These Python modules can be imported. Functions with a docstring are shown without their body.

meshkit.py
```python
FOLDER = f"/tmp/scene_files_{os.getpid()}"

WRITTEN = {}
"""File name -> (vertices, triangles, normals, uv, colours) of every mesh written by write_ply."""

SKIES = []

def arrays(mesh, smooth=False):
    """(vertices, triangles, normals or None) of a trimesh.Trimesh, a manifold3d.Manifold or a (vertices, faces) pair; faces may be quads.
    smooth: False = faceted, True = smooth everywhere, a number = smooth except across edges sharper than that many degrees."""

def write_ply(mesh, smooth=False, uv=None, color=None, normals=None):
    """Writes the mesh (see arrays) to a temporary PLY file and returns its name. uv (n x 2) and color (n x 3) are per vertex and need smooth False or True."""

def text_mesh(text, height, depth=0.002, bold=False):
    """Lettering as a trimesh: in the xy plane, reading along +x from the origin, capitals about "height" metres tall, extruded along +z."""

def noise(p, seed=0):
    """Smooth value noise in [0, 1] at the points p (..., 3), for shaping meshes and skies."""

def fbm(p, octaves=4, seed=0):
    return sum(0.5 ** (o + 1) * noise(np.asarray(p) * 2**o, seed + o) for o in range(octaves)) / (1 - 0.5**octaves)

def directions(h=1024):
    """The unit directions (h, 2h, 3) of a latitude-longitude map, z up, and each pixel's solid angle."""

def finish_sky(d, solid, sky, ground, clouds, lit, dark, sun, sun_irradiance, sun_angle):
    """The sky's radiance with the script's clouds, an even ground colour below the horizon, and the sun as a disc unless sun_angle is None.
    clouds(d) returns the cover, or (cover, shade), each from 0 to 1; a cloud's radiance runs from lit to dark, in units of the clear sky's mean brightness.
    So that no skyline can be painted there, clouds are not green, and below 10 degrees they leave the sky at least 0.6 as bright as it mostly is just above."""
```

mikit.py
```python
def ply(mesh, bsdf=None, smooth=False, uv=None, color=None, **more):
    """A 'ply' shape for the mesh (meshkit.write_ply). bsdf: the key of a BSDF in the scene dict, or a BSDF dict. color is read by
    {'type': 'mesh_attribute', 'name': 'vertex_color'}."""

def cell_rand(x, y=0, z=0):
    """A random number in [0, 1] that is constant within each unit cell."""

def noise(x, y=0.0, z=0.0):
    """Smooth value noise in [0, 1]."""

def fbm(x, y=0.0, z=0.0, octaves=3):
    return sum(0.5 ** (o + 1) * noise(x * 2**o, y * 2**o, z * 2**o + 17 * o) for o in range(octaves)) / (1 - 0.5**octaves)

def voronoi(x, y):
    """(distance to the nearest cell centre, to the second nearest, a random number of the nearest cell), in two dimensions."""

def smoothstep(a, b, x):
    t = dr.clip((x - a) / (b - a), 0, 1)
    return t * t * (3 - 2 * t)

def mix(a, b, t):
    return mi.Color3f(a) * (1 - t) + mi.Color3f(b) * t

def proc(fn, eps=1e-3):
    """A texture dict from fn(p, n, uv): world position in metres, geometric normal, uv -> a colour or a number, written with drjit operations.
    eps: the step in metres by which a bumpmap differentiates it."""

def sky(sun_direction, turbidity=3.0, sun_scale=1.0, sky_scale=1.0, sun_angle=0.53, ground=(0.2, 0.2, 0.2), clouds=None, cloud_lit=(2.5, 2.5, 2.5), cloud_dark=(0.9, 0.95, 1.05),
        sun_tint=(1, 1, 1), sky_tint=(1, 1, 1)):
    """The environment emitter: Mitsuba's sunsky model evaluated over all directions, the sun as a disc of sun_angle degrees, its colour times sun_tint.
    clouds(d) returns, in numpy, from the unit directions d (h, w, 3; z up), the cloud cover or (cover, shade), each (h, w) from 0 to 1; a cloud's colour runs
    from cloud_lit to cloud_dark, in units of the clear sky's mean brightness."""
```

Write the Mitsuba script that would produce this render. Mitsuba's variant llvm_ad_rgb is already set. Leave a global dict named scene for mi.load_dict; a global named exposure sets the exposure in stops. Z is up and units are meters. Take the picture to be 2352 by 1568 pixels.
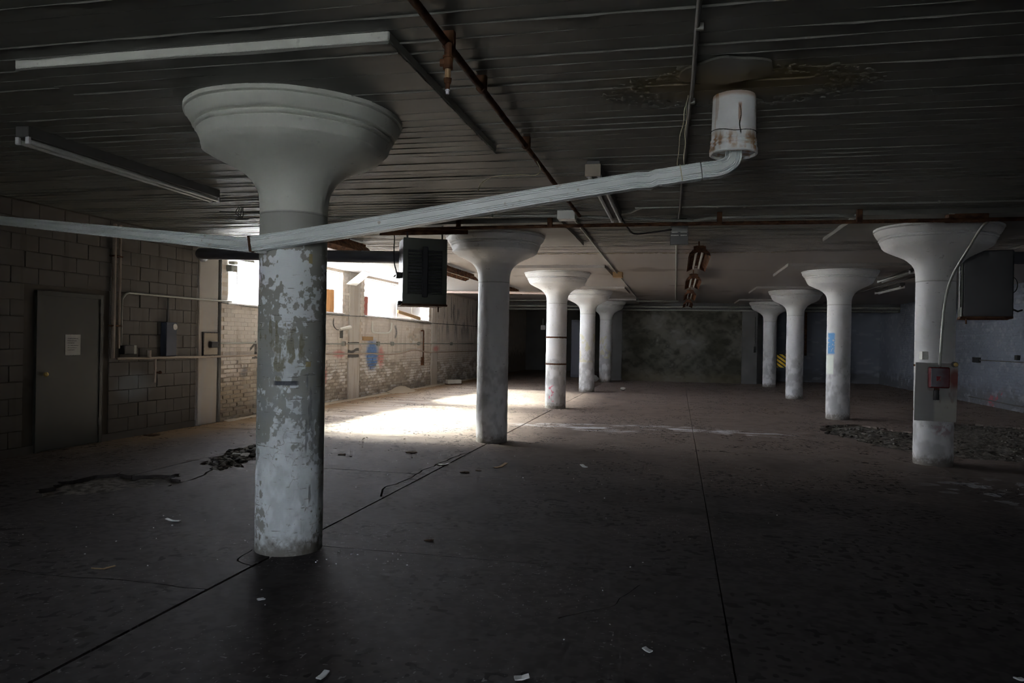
import math, random
import numpy as np, trimesh, shapely
import shapely.geometry as sg, shapely.ops, shapely.affinity
import drjit as dr, mitsuba as mi
import mikit, meshkit
from mikit import noise, fbm, voronoi, smoothstep, mix, proc, cell_rand

# ------------------------------------------------------------------ camera, sky, exposure
T = mi.ScalarTransform4f
FOC, YAW, PITCH, ROLL, EYE = 1713.166, .2187, -.0006, .0172, 1.5
fw = np.array([-math.sin(YAW)*math.cos(PITCH), math.cos(YAW)*math.cos(PITCH), math.sin(PITCH)])
rt = np.cross(fw, [0, 0, 1]); rt /= np.linalg.norm(rt)
up = -math.sin(ROLL)*rt + math.cos(ROLL)*np.cross(rt, fw)
exposure = 6.88
def overcast(d):
    n = meshkit.fbm(d*3.0 + 5, 4, 3)
    return 0.55 + 0.45*np.clip((n-.35)*2.5, 0, 1), np.clip((n-.3)*1.3, 0, 1)*.6
scene = {
    'camera': {'type': 'perspective', 'fov': 2*math.degrees(math.atan(1176/FOC)), 'fov_axis': 'x', 'near_clip': .05, 'far_clip': 500.,
               'to_world': T().look_at(origin=[0, 0, EYE], target=(np.array([0, 0, EYE])+fw).tolist(), up=up.tolist())},
    'sky': mikit.sky([-.80, .22, .62], turbidity=4.0, sun_scale=1.05, sun_angle=24, sun_tint=(.80, 1., 1.26), sky_scale=1.0, ground=(.50, .50, .51), clouds=overcast,
                     cloud_lit=(2.6, 2.65, 2.8), cloud_dark=(1.6, 1.68, 1.85)),
}
labels = {}
rng = random.Random(7)
nr = np.random.default_rng(7)

# ------------------------------------------------------------------ mesh helpers
def M(v, f): return trimesh.Trimesh(np.asarray(v, float), np.asarray(f, int), process=False)
def cat(*ms): return trimesh.util.concatenate([m for m in ms if m is not None])
def box(x0, x1, y0, y1, z0, z1, c=0.0):
    if c <= 0:
        m = trimesh.creation.box([x1-x0, y1-y0, z1-z0]); m.apply_translation([(x0+x1)/2, (y0+y1)/2, (z0+z1)/2]); return m
    pts = []
    for sx in (0, 1):
        for sy in (0, 1):
            for sz in (0, 1):
                X, Y, Z = (x1 if sx else x0), (y1 if sy else y0), (z1 if sz else z0)
                dx, dy, dz = (-c if sx else c), (-c if sy else c), (-c if sz else c)
                pts += [[X, Y+dy, Z+dz], [X+dx, Y, Z+dz], [X+dx, Y+dy, Z]]
    return trimesh.convex.convex_hull(np.array(pts))
def tube(pts, r, n=10, caps=True):
    p = np.asarray(pts, float); k = len(p)
    r = np.broadcast_to(r, (k,))
    t = np.gradient(p, axis=0); t /= np.linalg.norm(t, axis=1, keepdims=True)+1e-12
    a = np.cross(t[0], [0, 0, 1.0] if abs(t[0][2]) < .9 else [1.0, 0, 0]); a /= np.linalg.norm(a)
    v = []
    ang = np.arange(n)*2*np.pi/n
    for i in range(k):
        a = a - t[i]*(a@t[i]); a /= np.linalg.norm(a); b = np.cross(t[i], a)
        v += list(p[i] + r[i]*(np.cos(ang)[:, None]*a + np.sin(ang)[:, None]*b))
    f = []
    for i in range(k-1):
        for j in range(n):
            q = [i*n+j, i*n+(j+1) % n, (i+1)*n+(j+1) % n, (i+1)*n+j]
            f += [[q[0], q[1], q[2]], [q[0], q[2], q[3]]]
    if caps:
        v += [p[0], p[-1]]
        for j in range(n):
            f += [[k*n, (j+1) % n, j], [k*n+1, (k-1)*n+j, (k-1)*n+(j+1) % n]]
    return M(v, f)
def smooth_path(pts, n=8):
    p = np.asarray(pts, float); q = np.vstack([2*p[0]-p[1], p, 2*p[-1]-p[-2]]); out = []
    for i in range(1, len(q)-2):
        for t in np.linspace(0, 1, n, endpoint=False):
            a, b, c, d = q[i-1], q[i], q[i+1], q[i+2]
            out.append(.5*((2*b)+(c-a)*t+(2*a-5*b+4*c-d)*t*t+(3*b-a-3*c+d)*t**3))
    out.append(p[-1]); return np.array(out)
def lathe(prof, n=64, mod=None, cap=True):
    prof = np.asarray(prof, float); k = len(prof); ang = np.arange(n)*2*np.pi/n
    v = np.zeros((k, n, 3))
    for i, (r, z) in enumerate(prof):
        rr = r*np.ones(n) if mod is None else mod(r, z, ang)
        v[i, :, 0], v[i, :, 1], v[i, :, 2] = rr*np.cos(ang), rr*np.sin(ang), z
    i, j = np.meshgrid(np.arange(k-1), np.arange(n), indexing='ij')
    q = np.stack([i*n+j, i*n+(j+1) % n, (i+1)*n+(j+1) % n, (i+1)*n+j], -1).reshape(-1, 4)
    f = np.vstack([q[:, [0, 1, 2]], q[:, [0, 2, 3]]]); v = v.reshape(-1, 3)
    if cap:
        v = np.vstack([v, [[0, 0, prof[0][1]], [0, 0, prof[-1][1]]]]); j = np.arange(n)
        f = np.vstack([f, np.stack([np.full(n, k*n), (j+1) % n, j], 1), np.stack([np.full(n, k*n+1), (k-1)*n+j, (k-1)*n+(j+1) % n], 1)])
    return M(v, f)
def sweep(section, path, upv=(0, 0, 1.0)):
    """a closed section (n,2: side, up) along a path, its up kept near upv"""
    s = np.asarray(section, float); p = np.asarray(path, float); n, k = len(s), len(p)
    t = np.gradient(p, axis=0); t /= np.linalg.norm(t, axis=1, keepdims=True)
    v = []
    ref = np.asarray(upv, float)
    for i in range(k):
        u = ref - t[i]*(ref@t[i])
        u /= np.linalg.norm(u); w = np.cross(t[i], u)
        v += list(p[i] + s[:, :1]*w + s[:, 1:]*u)
        ref = u if len(upv) == 4 else ref
    f = []
    for i in range(k-1):
        for j in range(n):
            q = [i*n+j, i*n+(j+1) % n, (i+1)*n+(j+1) % n, (i+1)*n+j]
            f += [[q[0], q[1], q[2]], [q[0], q[2], q[3]]]
    v += [p[0]+0*p[0], p[-1]]
    for j in range(n): f += [[k*n, (j+1) % n, j], [k*n+1, (k-1)*n+j, (k-1)*n+(j+1) % n]]
    m = M(v, f); m.fix_normals(); return m
def rot(m, ang, axis=(0, 0, 1), at=(0, 0, 0)):
    m = m.copy(); m.apply_transform(trimesh.transformations.rotation_matrix(ang, axis, at)); return m
def mv(m, x=0, y=0, z=0): m = m.copy(); m.apply_translation([x, y, z]); return m
def rock(s, seed, flat=.6):
    m = trimesh.creation.icosphere(1, 1.0); v = np.array(m.vertices)
    v *= (.65+.7*meshkit.noise(v*1.7+seed*3.1, seed))[:, None]; v[:, 2] *= flat
    m.vertices = v*s; m.vertices[:, 2] -= m.vertices[:, 2].min(); return rot(m, seed*1.3)

def num(k):
    if k not in scene and not any(s.startswith(k+'__') for s in scene) and k not in labels: return k
    i = 1
    while True:
        q = f'{k}_{i:03d}'
        if q not in scene and q not in labels and not any(s.startswith(q+'__') for s in scene): return q
        i += 1
COUNT = {}
def part(parent, name, mesh, mat, smooth=False, label=None, **kw):
    b = parent+'__'+name; i = COUNT.get(b, 0); COUNT[b] = i+1
    k = b if i == 0 else f'{b}_{i:03d}'
    scene[k] = mesh if isinstance(mesh, dict) else mikit.ply(mesh, mat, smooth, **kw)
    if label: labels[k] = {'label': label}
    return k
def place(d, x, y, z, rz=0): return {**d, 'to_world': T().translate([x, y, z]).rotate([0, 0, 1], rz)}
def thing(name, label, category, group=None):
    i = COUNT.get('#'+name, 0); COUNT['#'+name] = i+1
    k = name if i == 0 else f'{name}_{i:03d}'
    labels[k] = {'label': label, 'category': category}
    if group: labels[k]['group'] = group
    return k
def solo(name, label, category, mesh, mat, smooth=False, group=None, kind=None):
    k = thing(name, label, category, group); scene[k] = mikit.ply(mesh, mat, smooth)
    if kind: labels[k]['kind'] = kind
    return k
def struct(name, mesh=None, mat=None, smooth=False, label=None):
    labels[name] = {'kind': 'structure'}
    if label: labels[name]['label'] = label
    if mesh is not None: scene[name] = mikit.ply(mesh, mat, smooth)
    return name

# ------------------------------------------------------------------ materials
def V(a): return mi.Color3f(*a)
def rgb(c): return {'type': 'rgb', 'value': list(c)}
def mat(name, color, rough=.6, metal=0., spec=.5, bump=None, bscale=1., eps=2e-3, **kw):
    b = {'type': 'principled', 'base_color': color if isinstance(color, dict) else rgb(color), 'roughness': rough, 'metallic': metal, 'specular': spec, **kw}
    if bump is not None: b = {'type': 'bumpmap', 'arbitrary': {**proc(bump, eps)}, 'scale': bscale, 'bsdf': b}
    scene[name] = {'type': 'twosided', 'bsdf': b}
    return name
CLX, CRX, CY0, CRY0, BAY, CR = -2.687, 3.261, 4.856, 10.661, 5.931, .233
PZ = 3.055            # underside of the drop panels
CZ = 3.115            # underside of the slab
def col_color(p, n, uv):
    left = p.x < .3
    cx = dr.select(left, CLX, CRX); c0 = dr.select(left, CY0, CRY0)
    k = dr.floor((p.y-c0)/BAY+.5); cy = c0+k*BAY
    first = left & (k < .5)
    dx, dy, z = p.x-cx, p.y-cy, p.z
    shaft = dx*dx+dy*dy < .0700
    side = dr.select(left, .875*dx+.484*dy, dx)             # along the column's width as a visitor in the aisle sees it
    a = fbm(p.x*9, p.y*9, z*4.5, 5); b = fbm(p.x*34+3, p.y*34, z*24, 4); st = fbm(p.x*40, p.y*40, z*5, 4); sc = fbm(p.x*12, p.y*12, z*120, 2)
    # --- the first column: olive grey paint peeling to white
    olive, white, brown, dark = V((.36, .365, .33)), V((.83, .87, .885)), V((.21, .19, .10)), V((.13, .12, .10))
    wz = smoothstep(2.36, 1.9, z)*.30 - smoothstep(1.75, 1.45, z)*.16 + smoothstep(.95, .55, z)*.22
    pw = smoothstep(.59, .635, .52*a+.48*b + wz - dr.abs(side+.01)*1.0 - .02*smoothstep(.85, .95, z)*smoothstep(1.1, 1.0, z))
    c1 = mix(olive, white, pw*.95)
    slate = smoothstep(1.55, 1.15, z)*smoothstep(.35, .6, fbm(p.x*14+9, p.y*14, z*7, 3))
    c1 = mix(c1, V((.36, .38, .375)), slate*.75*(1-.55*pw))
    c1 = mix(c1, V((.72, .75, .76)), smoothstep(.60, .70, .5*b+.5*st + .08*smoothstep(1.6, .3, z))*smoothstep(1.9, 1.4, z)*.8)
    br = smoothstep(.56, .66, .34*a+.36*st+.30*b+.13*smoothstep(.25, .05, dr.abs(z-1.5))-.5*dr.abs(side+.06))*smoothstep(1.05, 1.2, z)*smoothstep(1.85, 1.65, z)
    c1 = mix(c1, brown, br*.85)
    c1 = mix(c1, dark, smoothstep(.66, .72, .7*sc+.3*b)*smoothstep(2.1, 1.7, z)*.7)
    vl = smoothstep(.07, .10, side)*smoothstep(.19, .13, side)
    c1 = mix(c1, V((.2, .21, .21)), smoothstep(.55, .68, st)*vl*smoothstep(1.6, 1.2, z)*.8)
    cr = dr.abs(dr.sin((side*.9+z)*24+b*5)); cr2 = dr.abs(dr.sin((side*1.1-z)*19+a*6))
    c1 = mix(c1, V((.27, .27, .24)), (smoothstep(.10, .03, cr)+smoothstep(.08, .03, cr2))*smoothstep(.52, .6, fbm(p.x*11, p.y*11, z*6+40, 2))*smoothstep(.95, .8, z)*.6)
    bar = smoothstep(.019, .012, dr.abs(z-1.185+.015*(a-.5)))*smoothstep(-.125, -.10, side)*smoothstep(.06, .03, side)
    c1 = mix(c1, V((.04, .05, .07)), bar*smoothstep(.3, .5, b+.12)*.9)
    c1 = mix(c1, V((.42, .34, .12)), (smoothstep(.035, .03, dr.abs(z-2.045))*smoothstep(.014, .010, dr.abs(side-.115))+smoothstep(.02, .015, dr.abs(z-1.315))*smoothstep(.02, .015, dr.abs(side-.11)))*.8)
    # --- the others: chalky white, rough and grey low down
    c2 = mix(V((.60, .60, .60)), V((.68, .68, .69)), a)
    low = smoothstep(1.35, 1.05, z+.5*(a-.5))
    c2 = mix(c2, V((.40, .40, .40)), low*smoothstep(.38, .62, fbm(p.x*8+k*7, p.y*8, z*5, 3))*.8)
    c2 = mix(c2, V((.12, .12, .12)), smoothstep(.69, .74, .6*b+.4*sc)*.7)
    yel = left & (k > 2.5)
    c2 = mix(c2, V((.56, .53, .36)), dr.select(yel & (z > .9) & (z < 1.75), smoothstep(.5, .62, a)*.7, 0))
    l3 = left & (k > 1.5) & (k < 2.5)
    pk = smoothstep(.03, .01, dr.abs(side+.15+.03*dr.sin(z*31)+.06*(b-.5)))*smoothstep(.12, .2, z)*smoothstep(.56, .5, z)*smoothstep(.42, .55, b)
    c2 = mix(c2, V((.6, .12, .2)), dr.select(l3, pk*.8, 0))
    r2 = (~left) & (k > .5) & (k < 1.5)
    blue = smoothstep(1.33, 1.37, z)*smoothstep(1.80, 1.76, z)*smoothstep(-.225, -.215, side)*smoothstep(-.10, -.13, side+.05*(b-.5))
    c2 = mix(c2, V((.12, .36, .68)), dr.select(r2, blue*(dy < .1)*smoothstep(.25, .45, b)*.95, 0))
    c2 = mix(c2, V((.80, .85, .78)), dr.select(r2, smoothstep(.9, .96, z)*smoothstep(1.34, 1.3, z)*smoothstep(-.12, -.14, side), 0))
    r1 = (~left) & (k < .5)
    c2 = mix(c2, V((.36, .24, .26)), dr.select(r1, smoothstep(.12, .05, dr.sqrt(dr.square(z-.47)+dr.square((side-.05)*.7)))*smoothstep(.4, .6, b)*.7, 0))
    c = dr.select(first, c1, c2)
    cap = dr.select(first, mix(V((.52, .53, .475)), V((.60, .61, .55)), a), mix(V((.58, .58, .57)), V((.66, .66, .65)), a))
    cap = mix(cap, V((.28, .28, .25)), smoothstep(.62, .74, .5*b+.5*a)*.5)
    c = dr.select((z > 2.36) | ~shaft, cap, c)
    ring = smoothstep(.012, .004, dr.abs(z-2.36+.012*(a-.5)))
    c = mix(c, V((.25, .25, .23)), ring*.55)
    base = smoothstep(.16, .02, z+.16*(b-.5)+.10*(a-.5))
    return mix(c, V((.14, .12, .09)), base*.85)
def col_bump(p, n, uv):
    b = fbm(p.x*30, p.y*30, p.z*22, 3); s = fbm(p.x*10, p.y*10, p.z*90, 2)
    rough = smoothstep(1.5, .9, p.z)
    return b*(.004+.010*rough) - .006*smoothstep(.60, .72, s)*smoothstep(2.2, 1.8, p.z)
mat('column_paint', proc(col_color), .62, spec=.35, bump=col_bump, bscale=1.)

def ceil_color(p, n, uv):
    a = fbm(p.x*.7, p.y*.9, p.z*3, 4); b = fbm(p.x*5, p.y*14, p.z*6, 3); bd = cell_rand(dr.floor(p.y/.15), dr.floor(p.x/3.1+cell_rand(dr.floor(p.y/.15))), 3)
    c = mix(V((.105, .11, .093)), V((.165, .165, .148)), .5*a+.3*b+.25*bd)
    c = mix(c, V((.30, .275, .262)), smoothstep(10, 13.5, p.y)*.75)  # light falloff put into the colour: darker near, paler beyond the pipes
    d = dr.sqrt(dr.square((p.x-.33)/1.0)+dr.square((p.y-4.75)/.42))
    c = mix(c, V((.17, .12, .05)), smoothstep(1.05, .25, d+.5*(b-.5))*.8)
    c = mix(c, V((.13, .11, .09)), smoothstep(.63, .72, a)*.5)
    sp = smoothstep(.10, .03, dr.abs(p.y-13.5+.15*(fbm(p.x*1.5, 3, 1, 3)-.5)))*smoothstep(-3.6, -2.6, p.x)*smoothstep(2.4, 1.6, p.x)
    return mix(c, V((.20, .17, .11)), sp*smoothstep(.3, .55, b)*.9)
def ceil_bump(p, n, uv):
    return .003*fbm(p.x*3, p.y*26, p.z*26, 3) + .004*noise(p.x*45, p.y*45, p.z*45)
mat('ceiling_paint', proc(ceil_color), .55, spec=.4, bump=ceil_bump)

def floor_color(p, n, uv):
    x, y = p.x, p.y
    a = fbm(x*.8, y*.8, 0, 4); b = fbm(x*5, y*5, 3, 4); s = fbm(x*1.3+4, y*5.5, 8, 3); f = noise(x*60, y*60, 1)
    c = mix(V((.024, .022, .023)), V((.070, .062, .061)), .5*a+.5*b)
    warm = smoothstep(5.5, 13.5, y+3*(a-.5))  # near floor kept darker in colour, standing for its weaker light
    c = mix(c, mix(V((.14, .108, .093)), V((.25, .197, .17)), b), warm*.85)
    pale_tan = smoothstep(-2.2, -6.0, x+1.2*(s-.5))*smoothstep(9.5, 13, y)*smoothstep(28, 22, y)  # paler tan tone towards the left wall
    c = mix(c, mix(V((.34, .275, .22)), V((.48, .43, .38)), s), pale_tan*(.55+.45*smoothstep(.3, .6, s)))
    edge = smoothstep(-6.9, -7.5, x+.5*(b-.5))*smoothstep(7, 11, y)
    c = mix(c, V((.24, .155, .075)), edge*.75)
    salt = smoothstep(.75, .2, dr.abs(y-13.2+1.0*(a-.5))/.95)*smoothstep(-3.4, -1.8, x)*smoothstep(2.8, .8, x)*smoothstep(.50, .62, .35*s+.3*b+.35*fbm(x*3, y*16, 5, 3))
    c = mix(c, V((.55, .55, .58)), salt*.85)
    salt2 = smoothstep(1.2, .3, dr.sqrt(dr.square((x-3.5)/.9)+dr.square((y-8.8)/.9)))*smoothstep(.56, .66, b)
    c = mix(c, V((.4, .42, .45)), salt2*.7)
    damp = smoothstep(1., .55, dr.sqrt(dr.square((x-.63)/.42)+dr.square((y-6.7)/.38))+.4*(b-.5))
    damp = dr.maximum(damp, smoothstep(1., .6, dr.sqrt(dr.square((x-.1)/.3)+dr.square((y-6.9)/.15))+.5*(b-.5)))
    damp = dr.maximum(damp, smoothstep(1., .5, dr.sqrt(dr.square((x+1.35)/.55)+dr.square((y-5.25)/.3))+.7*(b-.5)))
    c = mix(c, V((.028, .026, .024)), damp*.75)
    c = mix(c, V((.030, .026, .026)), smoothstep(.62, .70, b)*mi.Float(.42)*(.35+.65*smoothstep(13, 6, y)))
    g = fbm(x*22, y*22, 6, 3)
    c = c*mix(V((.84, .84, .84)), V((1.16, 1.16, 1.16)), smoothstep(.3, .7, .5+(g-.5)*smoothstep(11, 5, y)))
    pit = smoothstep(.70, .78, noise(x*26, y*26, 5))*smoothstep(.45, .6, fbm(x*2.2, y*2.2, 12, 2))
    c = mix(c, V((.014, .012, .012)), pit*.8)
    c = mix(c, V((.35, .35, .36)), smoothstep(.90, .95, f)*smoothstep(.45, .6, a)*.4)
    return c
def floor_bump(p, n, uv):
    return .0022*fbm(p.x*5, p.y*5, 2, 3) - .005*smoothstep(.68, .8, noise(p.x*28, p.y*28, 5)) + .0012*noise(p.x*90, p.y*90, 2)
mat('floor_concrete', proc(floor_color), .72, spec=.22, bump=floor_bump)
def gravel_color(p, n, uv):
    b = fbm(p.x*16, p.y*16, p.z*16, 3)
    return mix(V((.040, .037, .033)), V((.19, .175, .155)), smoothstep(.3, .7, b))
mat('gravel', proc(gravel_color), .85, spec=.2)

def wall_color(p, n, uv):
    y, z = p.y, p.z
    a = fbm(p.x*2, y*1.1, z*1.1, 4); b = fbm(p.x*9, y*6, z*9, 3); st = fbm(1, y*9, z*.8, 3)
    brow = dr.floor(z/.0765); rnd = cell_rand(dr.floor(y/.215+.5*(brow-2*dr.floor(brow/2))), brow, 2)
    brick = y > 11.56
    c = mix(V((.52, .475, .43)), V((.66, .62, .575)), .5*a+.5*b)
    c = mix(c, V((.33, .27, .21)), smoothstep(.58, .72, st)*.35)
    off = dr.select(brick, smoothstep(1.12, .55, z+.85*(a-.5)+.35*(b-.5)), 0)
    off = dr.maximum(off, dr.select(brick, smoothstep(.55, .2, dr.sqrt(dr.square((y-21.3)/.95)+dr.square((z-1.5)/.42))+.5*(b-.5)), 0))
    bare = mix(mix(V((.29, .255, .21)), V((.50, .46, .40)), rnd), V((.27, .20, .12)), smoothstep(13.4, 12.2, y)*.7)
    c = mix(c, bare, off*.9)
    c = mix(c, V((.72, .71, .69)), off*smoothstep(.48, .62, fbm(1, y*3.1, z*5+7, 4))*smoothstep(12.8, 15.5, y)*.8)
    c = mix(c, V((.16, .15, .14)), smoothstep(.45, .05, z+.5*(b-.5))*smoothstep(.4, .6, a)*.55)
    # the block wall beside the door: greyer, dirty low down, window falloff painted in
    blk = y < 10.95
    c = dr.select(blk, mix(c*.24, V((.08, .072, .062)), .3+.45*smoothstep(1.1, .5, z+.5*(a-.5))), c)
    c = mix(c, V((.20, .24, .27)), smoothstep(.8, .3, dr.sqrt(dr.square((y-9.5)/.6)+dr.square((z-.75)/.35)))*.5)
    pil = (dr.abs(y-11.22) < .28) | (dr.abs(y-17.11) < .32) | (dr.abs(y-23.32) < .3)
    c = dr.select(pil, mix(mix(V((.44, .415, .38)), V((.54, .515, .48)), a)*mix(V((.72, .72, .72)), V((1, 1, 1)), smoothstep(12, 14, y)), V((.38, .33, .27)), smoothstep(.5, .66, st)*.5), c)
    # spray paint and brushed marks
    bl = smoothstep(1., .45, dr.sqrt(dr.square((y-18.25)/.52)+dr.square((z-1.08)/.52))+.25*(b-.5))
    c = mix(c, V((.07, .20, .46)), bl*.9)
    rd = dr.maximum(smoothstep(1., .3, dr.sqrt(dr.square((y-18.85)/.3)+dr.square((z-1.0)/.38))+.5*(b-.5)), smoothstep(1., .3, dr.sqrt(dr.square((y-16.3)/.45)+dr.square((z-1.12)/.12))+.5*(b-.5)))
    rd = dr.maximum(rd, smoothstep(1., .3, dr.sqrt(dr.square((y-15.5)/.25)+dr.square((z-.62)/.35))))
    rd = dr.maximum(rd, smoothstep(1., .2, dr.sqrt(dr.square((y-23.5)/.5)+dr.square((z-1.2)/.15))))
    c = mix(c, V((.58, .10, .10)), rd*.55)
    hz = (dr.abs(y-17.08) < .29)
    bars = smoothstep(.035, .022, dr.abs(z-1.38+.02*(b-.5)))+smoothstep(.045, .03, dr.abs(z-1.20+.03*dr.sin(y*9)+.02*(b-.5)))+smoothstep(.05, .035, dr.abs(z-1.07+.02*(b-.5)))
    c = mix(c, V((.05, .05, .055)), dr.select(hz, dr.minimum(bars, 1)*.9, 0))
    one = dr.maximum(smoothstep(.05, .035, dr.abs(y-12.735))*smoothstep(1.10, 1.12, z)*smoothstep(1.40, 1.38, z), smoothstep(.035, .022, dr.abs((z-1.395)-(y-12.735)*.72))*smoothstep(12.53, 12.55, y)*smoothstep(12.76, 12.74, y))
    one = dr.maximum(one, smoothstep(.02, .012, dr.abs(z-1.10))*smoothstep(12.60, 12.62, y)*smoothstep(12.92, 12.9, y))
    c = mix(c, V((.05, .05, .05)), one*.9)
    blob = smoothstep(1., .3, dr.sqrt(dr.square((y-12.35)/.16)+dr.square((z-.85)/.15))+.5*(b-.5))
    c = mix(c, V((.13, .13, .14)), blob*.75)
    drip = smoothstep(.56, .68, fbm(1, y*6, z*1.2, 3))*smoothstep(23.4, 24.2, y)*smoothstep(1.3, 2.0, z)
    c = mix(c, V((.17, .17, .18)), drip*.7)
    dk = smoothstep(.09, .04, dr.abs(y-19.9+.05*dr.sin(z*14)))*smoothstep(1.5, 1.55, z)*smoothstep(1.92, 1.85, z)
    return mix(c, V((.15, .15, .16)), dk*.8)
def wall_bump(p, n, uv):
    return .007*fbm(p.x*20, p.y*22, p.z*26, 3)
mat('wall_paint', proc(wall_color), .7, spec=.25, bump=wall_bump)
def mortar_color(p, n, uv):
    m = fbm(p.x*4, p.y*7, p.z*7, 3)
    c = mix(mix(V((.46, .40, .34)), V((.56, .50, .43)), m), mix(V((.24, .205, .17)), V((.36, .32, .27)), m), smoothstep(1.25, .7, p.z+.5*(m-.5)))
    return dr.select(p.y < 10.95, c*.2, c)  # block joints darkened too, matching the falloff painted on the blocks
mat('mortar', proc(mortar_color), .85, spec=.15)
def right_color(p, n, uv):
    y, z = p.y, p.z
    a = fbm(p.x, y*.9, z*1.1, 4); b = fbm(p.x*3, y*6, z*6, 3)
    c = mix(V((.13, .15, .185)), V((.20, .222, .265)), a)
    c = mix(c, V((.11, .11, .11)), smoothstep(.6, .2, z+.7*(b-.5))*.7)
    c = mix(c, V((.25, .26, .28)), smoothstep(.62, .7, b)*.5)
    red = smoothstep(.09, .05, dr.abs(z-.55+(y-21.0)*.6+.2*(b-.5)))*smoothstep(20.9, 21.1, y)*smoothstep(21.9, 21.7, y)
    red = dr.maximum(red, smoothstep(1., .6, dr.sqrt(dr.square((y-21.8)/.25)+dr.square((z-.15)/.2))+.6*(b-.5)))
    c = mix(c, V((.34, .06, .08)), red*smoothstep(.40, .60, b)*.8)
    scr = smoothstep(.05, .02, dr.abs(z-1.6+.22*dr.sin(y*7)*noise(y*3, 2, 2)))*smoothstep(20.6, 20.9, y)*smoothstep(22.4, 22.1, y)
    return mix(c, V((.2, .21, .23)), scr*.45)
mat('right_wall_paint', proc(right_color), .7, spec=.25)
def far_color(p, n, uv):
    a = fbm(p.x*1.3, 2, p.z*1.3, 4); b = fbm(p.x*5, 4, p.z*5, 4)
    c = mix(V((.055, .055, .042)), V((.125, .122, .105)), smoothstep(.25, .75, a))
    c = mix(c, V((.03, .03, .022)), smoothstep(.35, .75, b)*.7)
    c = mix(c, V((.22, .22, .21)), smoothstep(.58, .76, .6*a+.4*b)*.6)
    return mix(c, V((.12, .10, .06)), smoothstep(.5, .1, p.z)*.5)
mat('stained_concrete', proc(far_color), .8, spec=.2, bump=lambda p, n, uv: .03*fbm(p.x*6, 2, p.z*6, 3))
def plain_color(p, n, uv):
    a = fbm(p.x*2, p.y*2, p.z*2, 3)
    return mix(V((.10, .10, .095)), V((.16, .16, .155)), a)
mat('grey_concrete', proc(plain_color), .8, spec=.2)
def rust_color(p, n, uv):
    a = fbm(p.x*14, p.y*14, p.z*14, 4)
    return mix(V((.036, .015, .009)), V((.115, .052, .024)), smoothstep(.25, .75, a))
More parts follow.
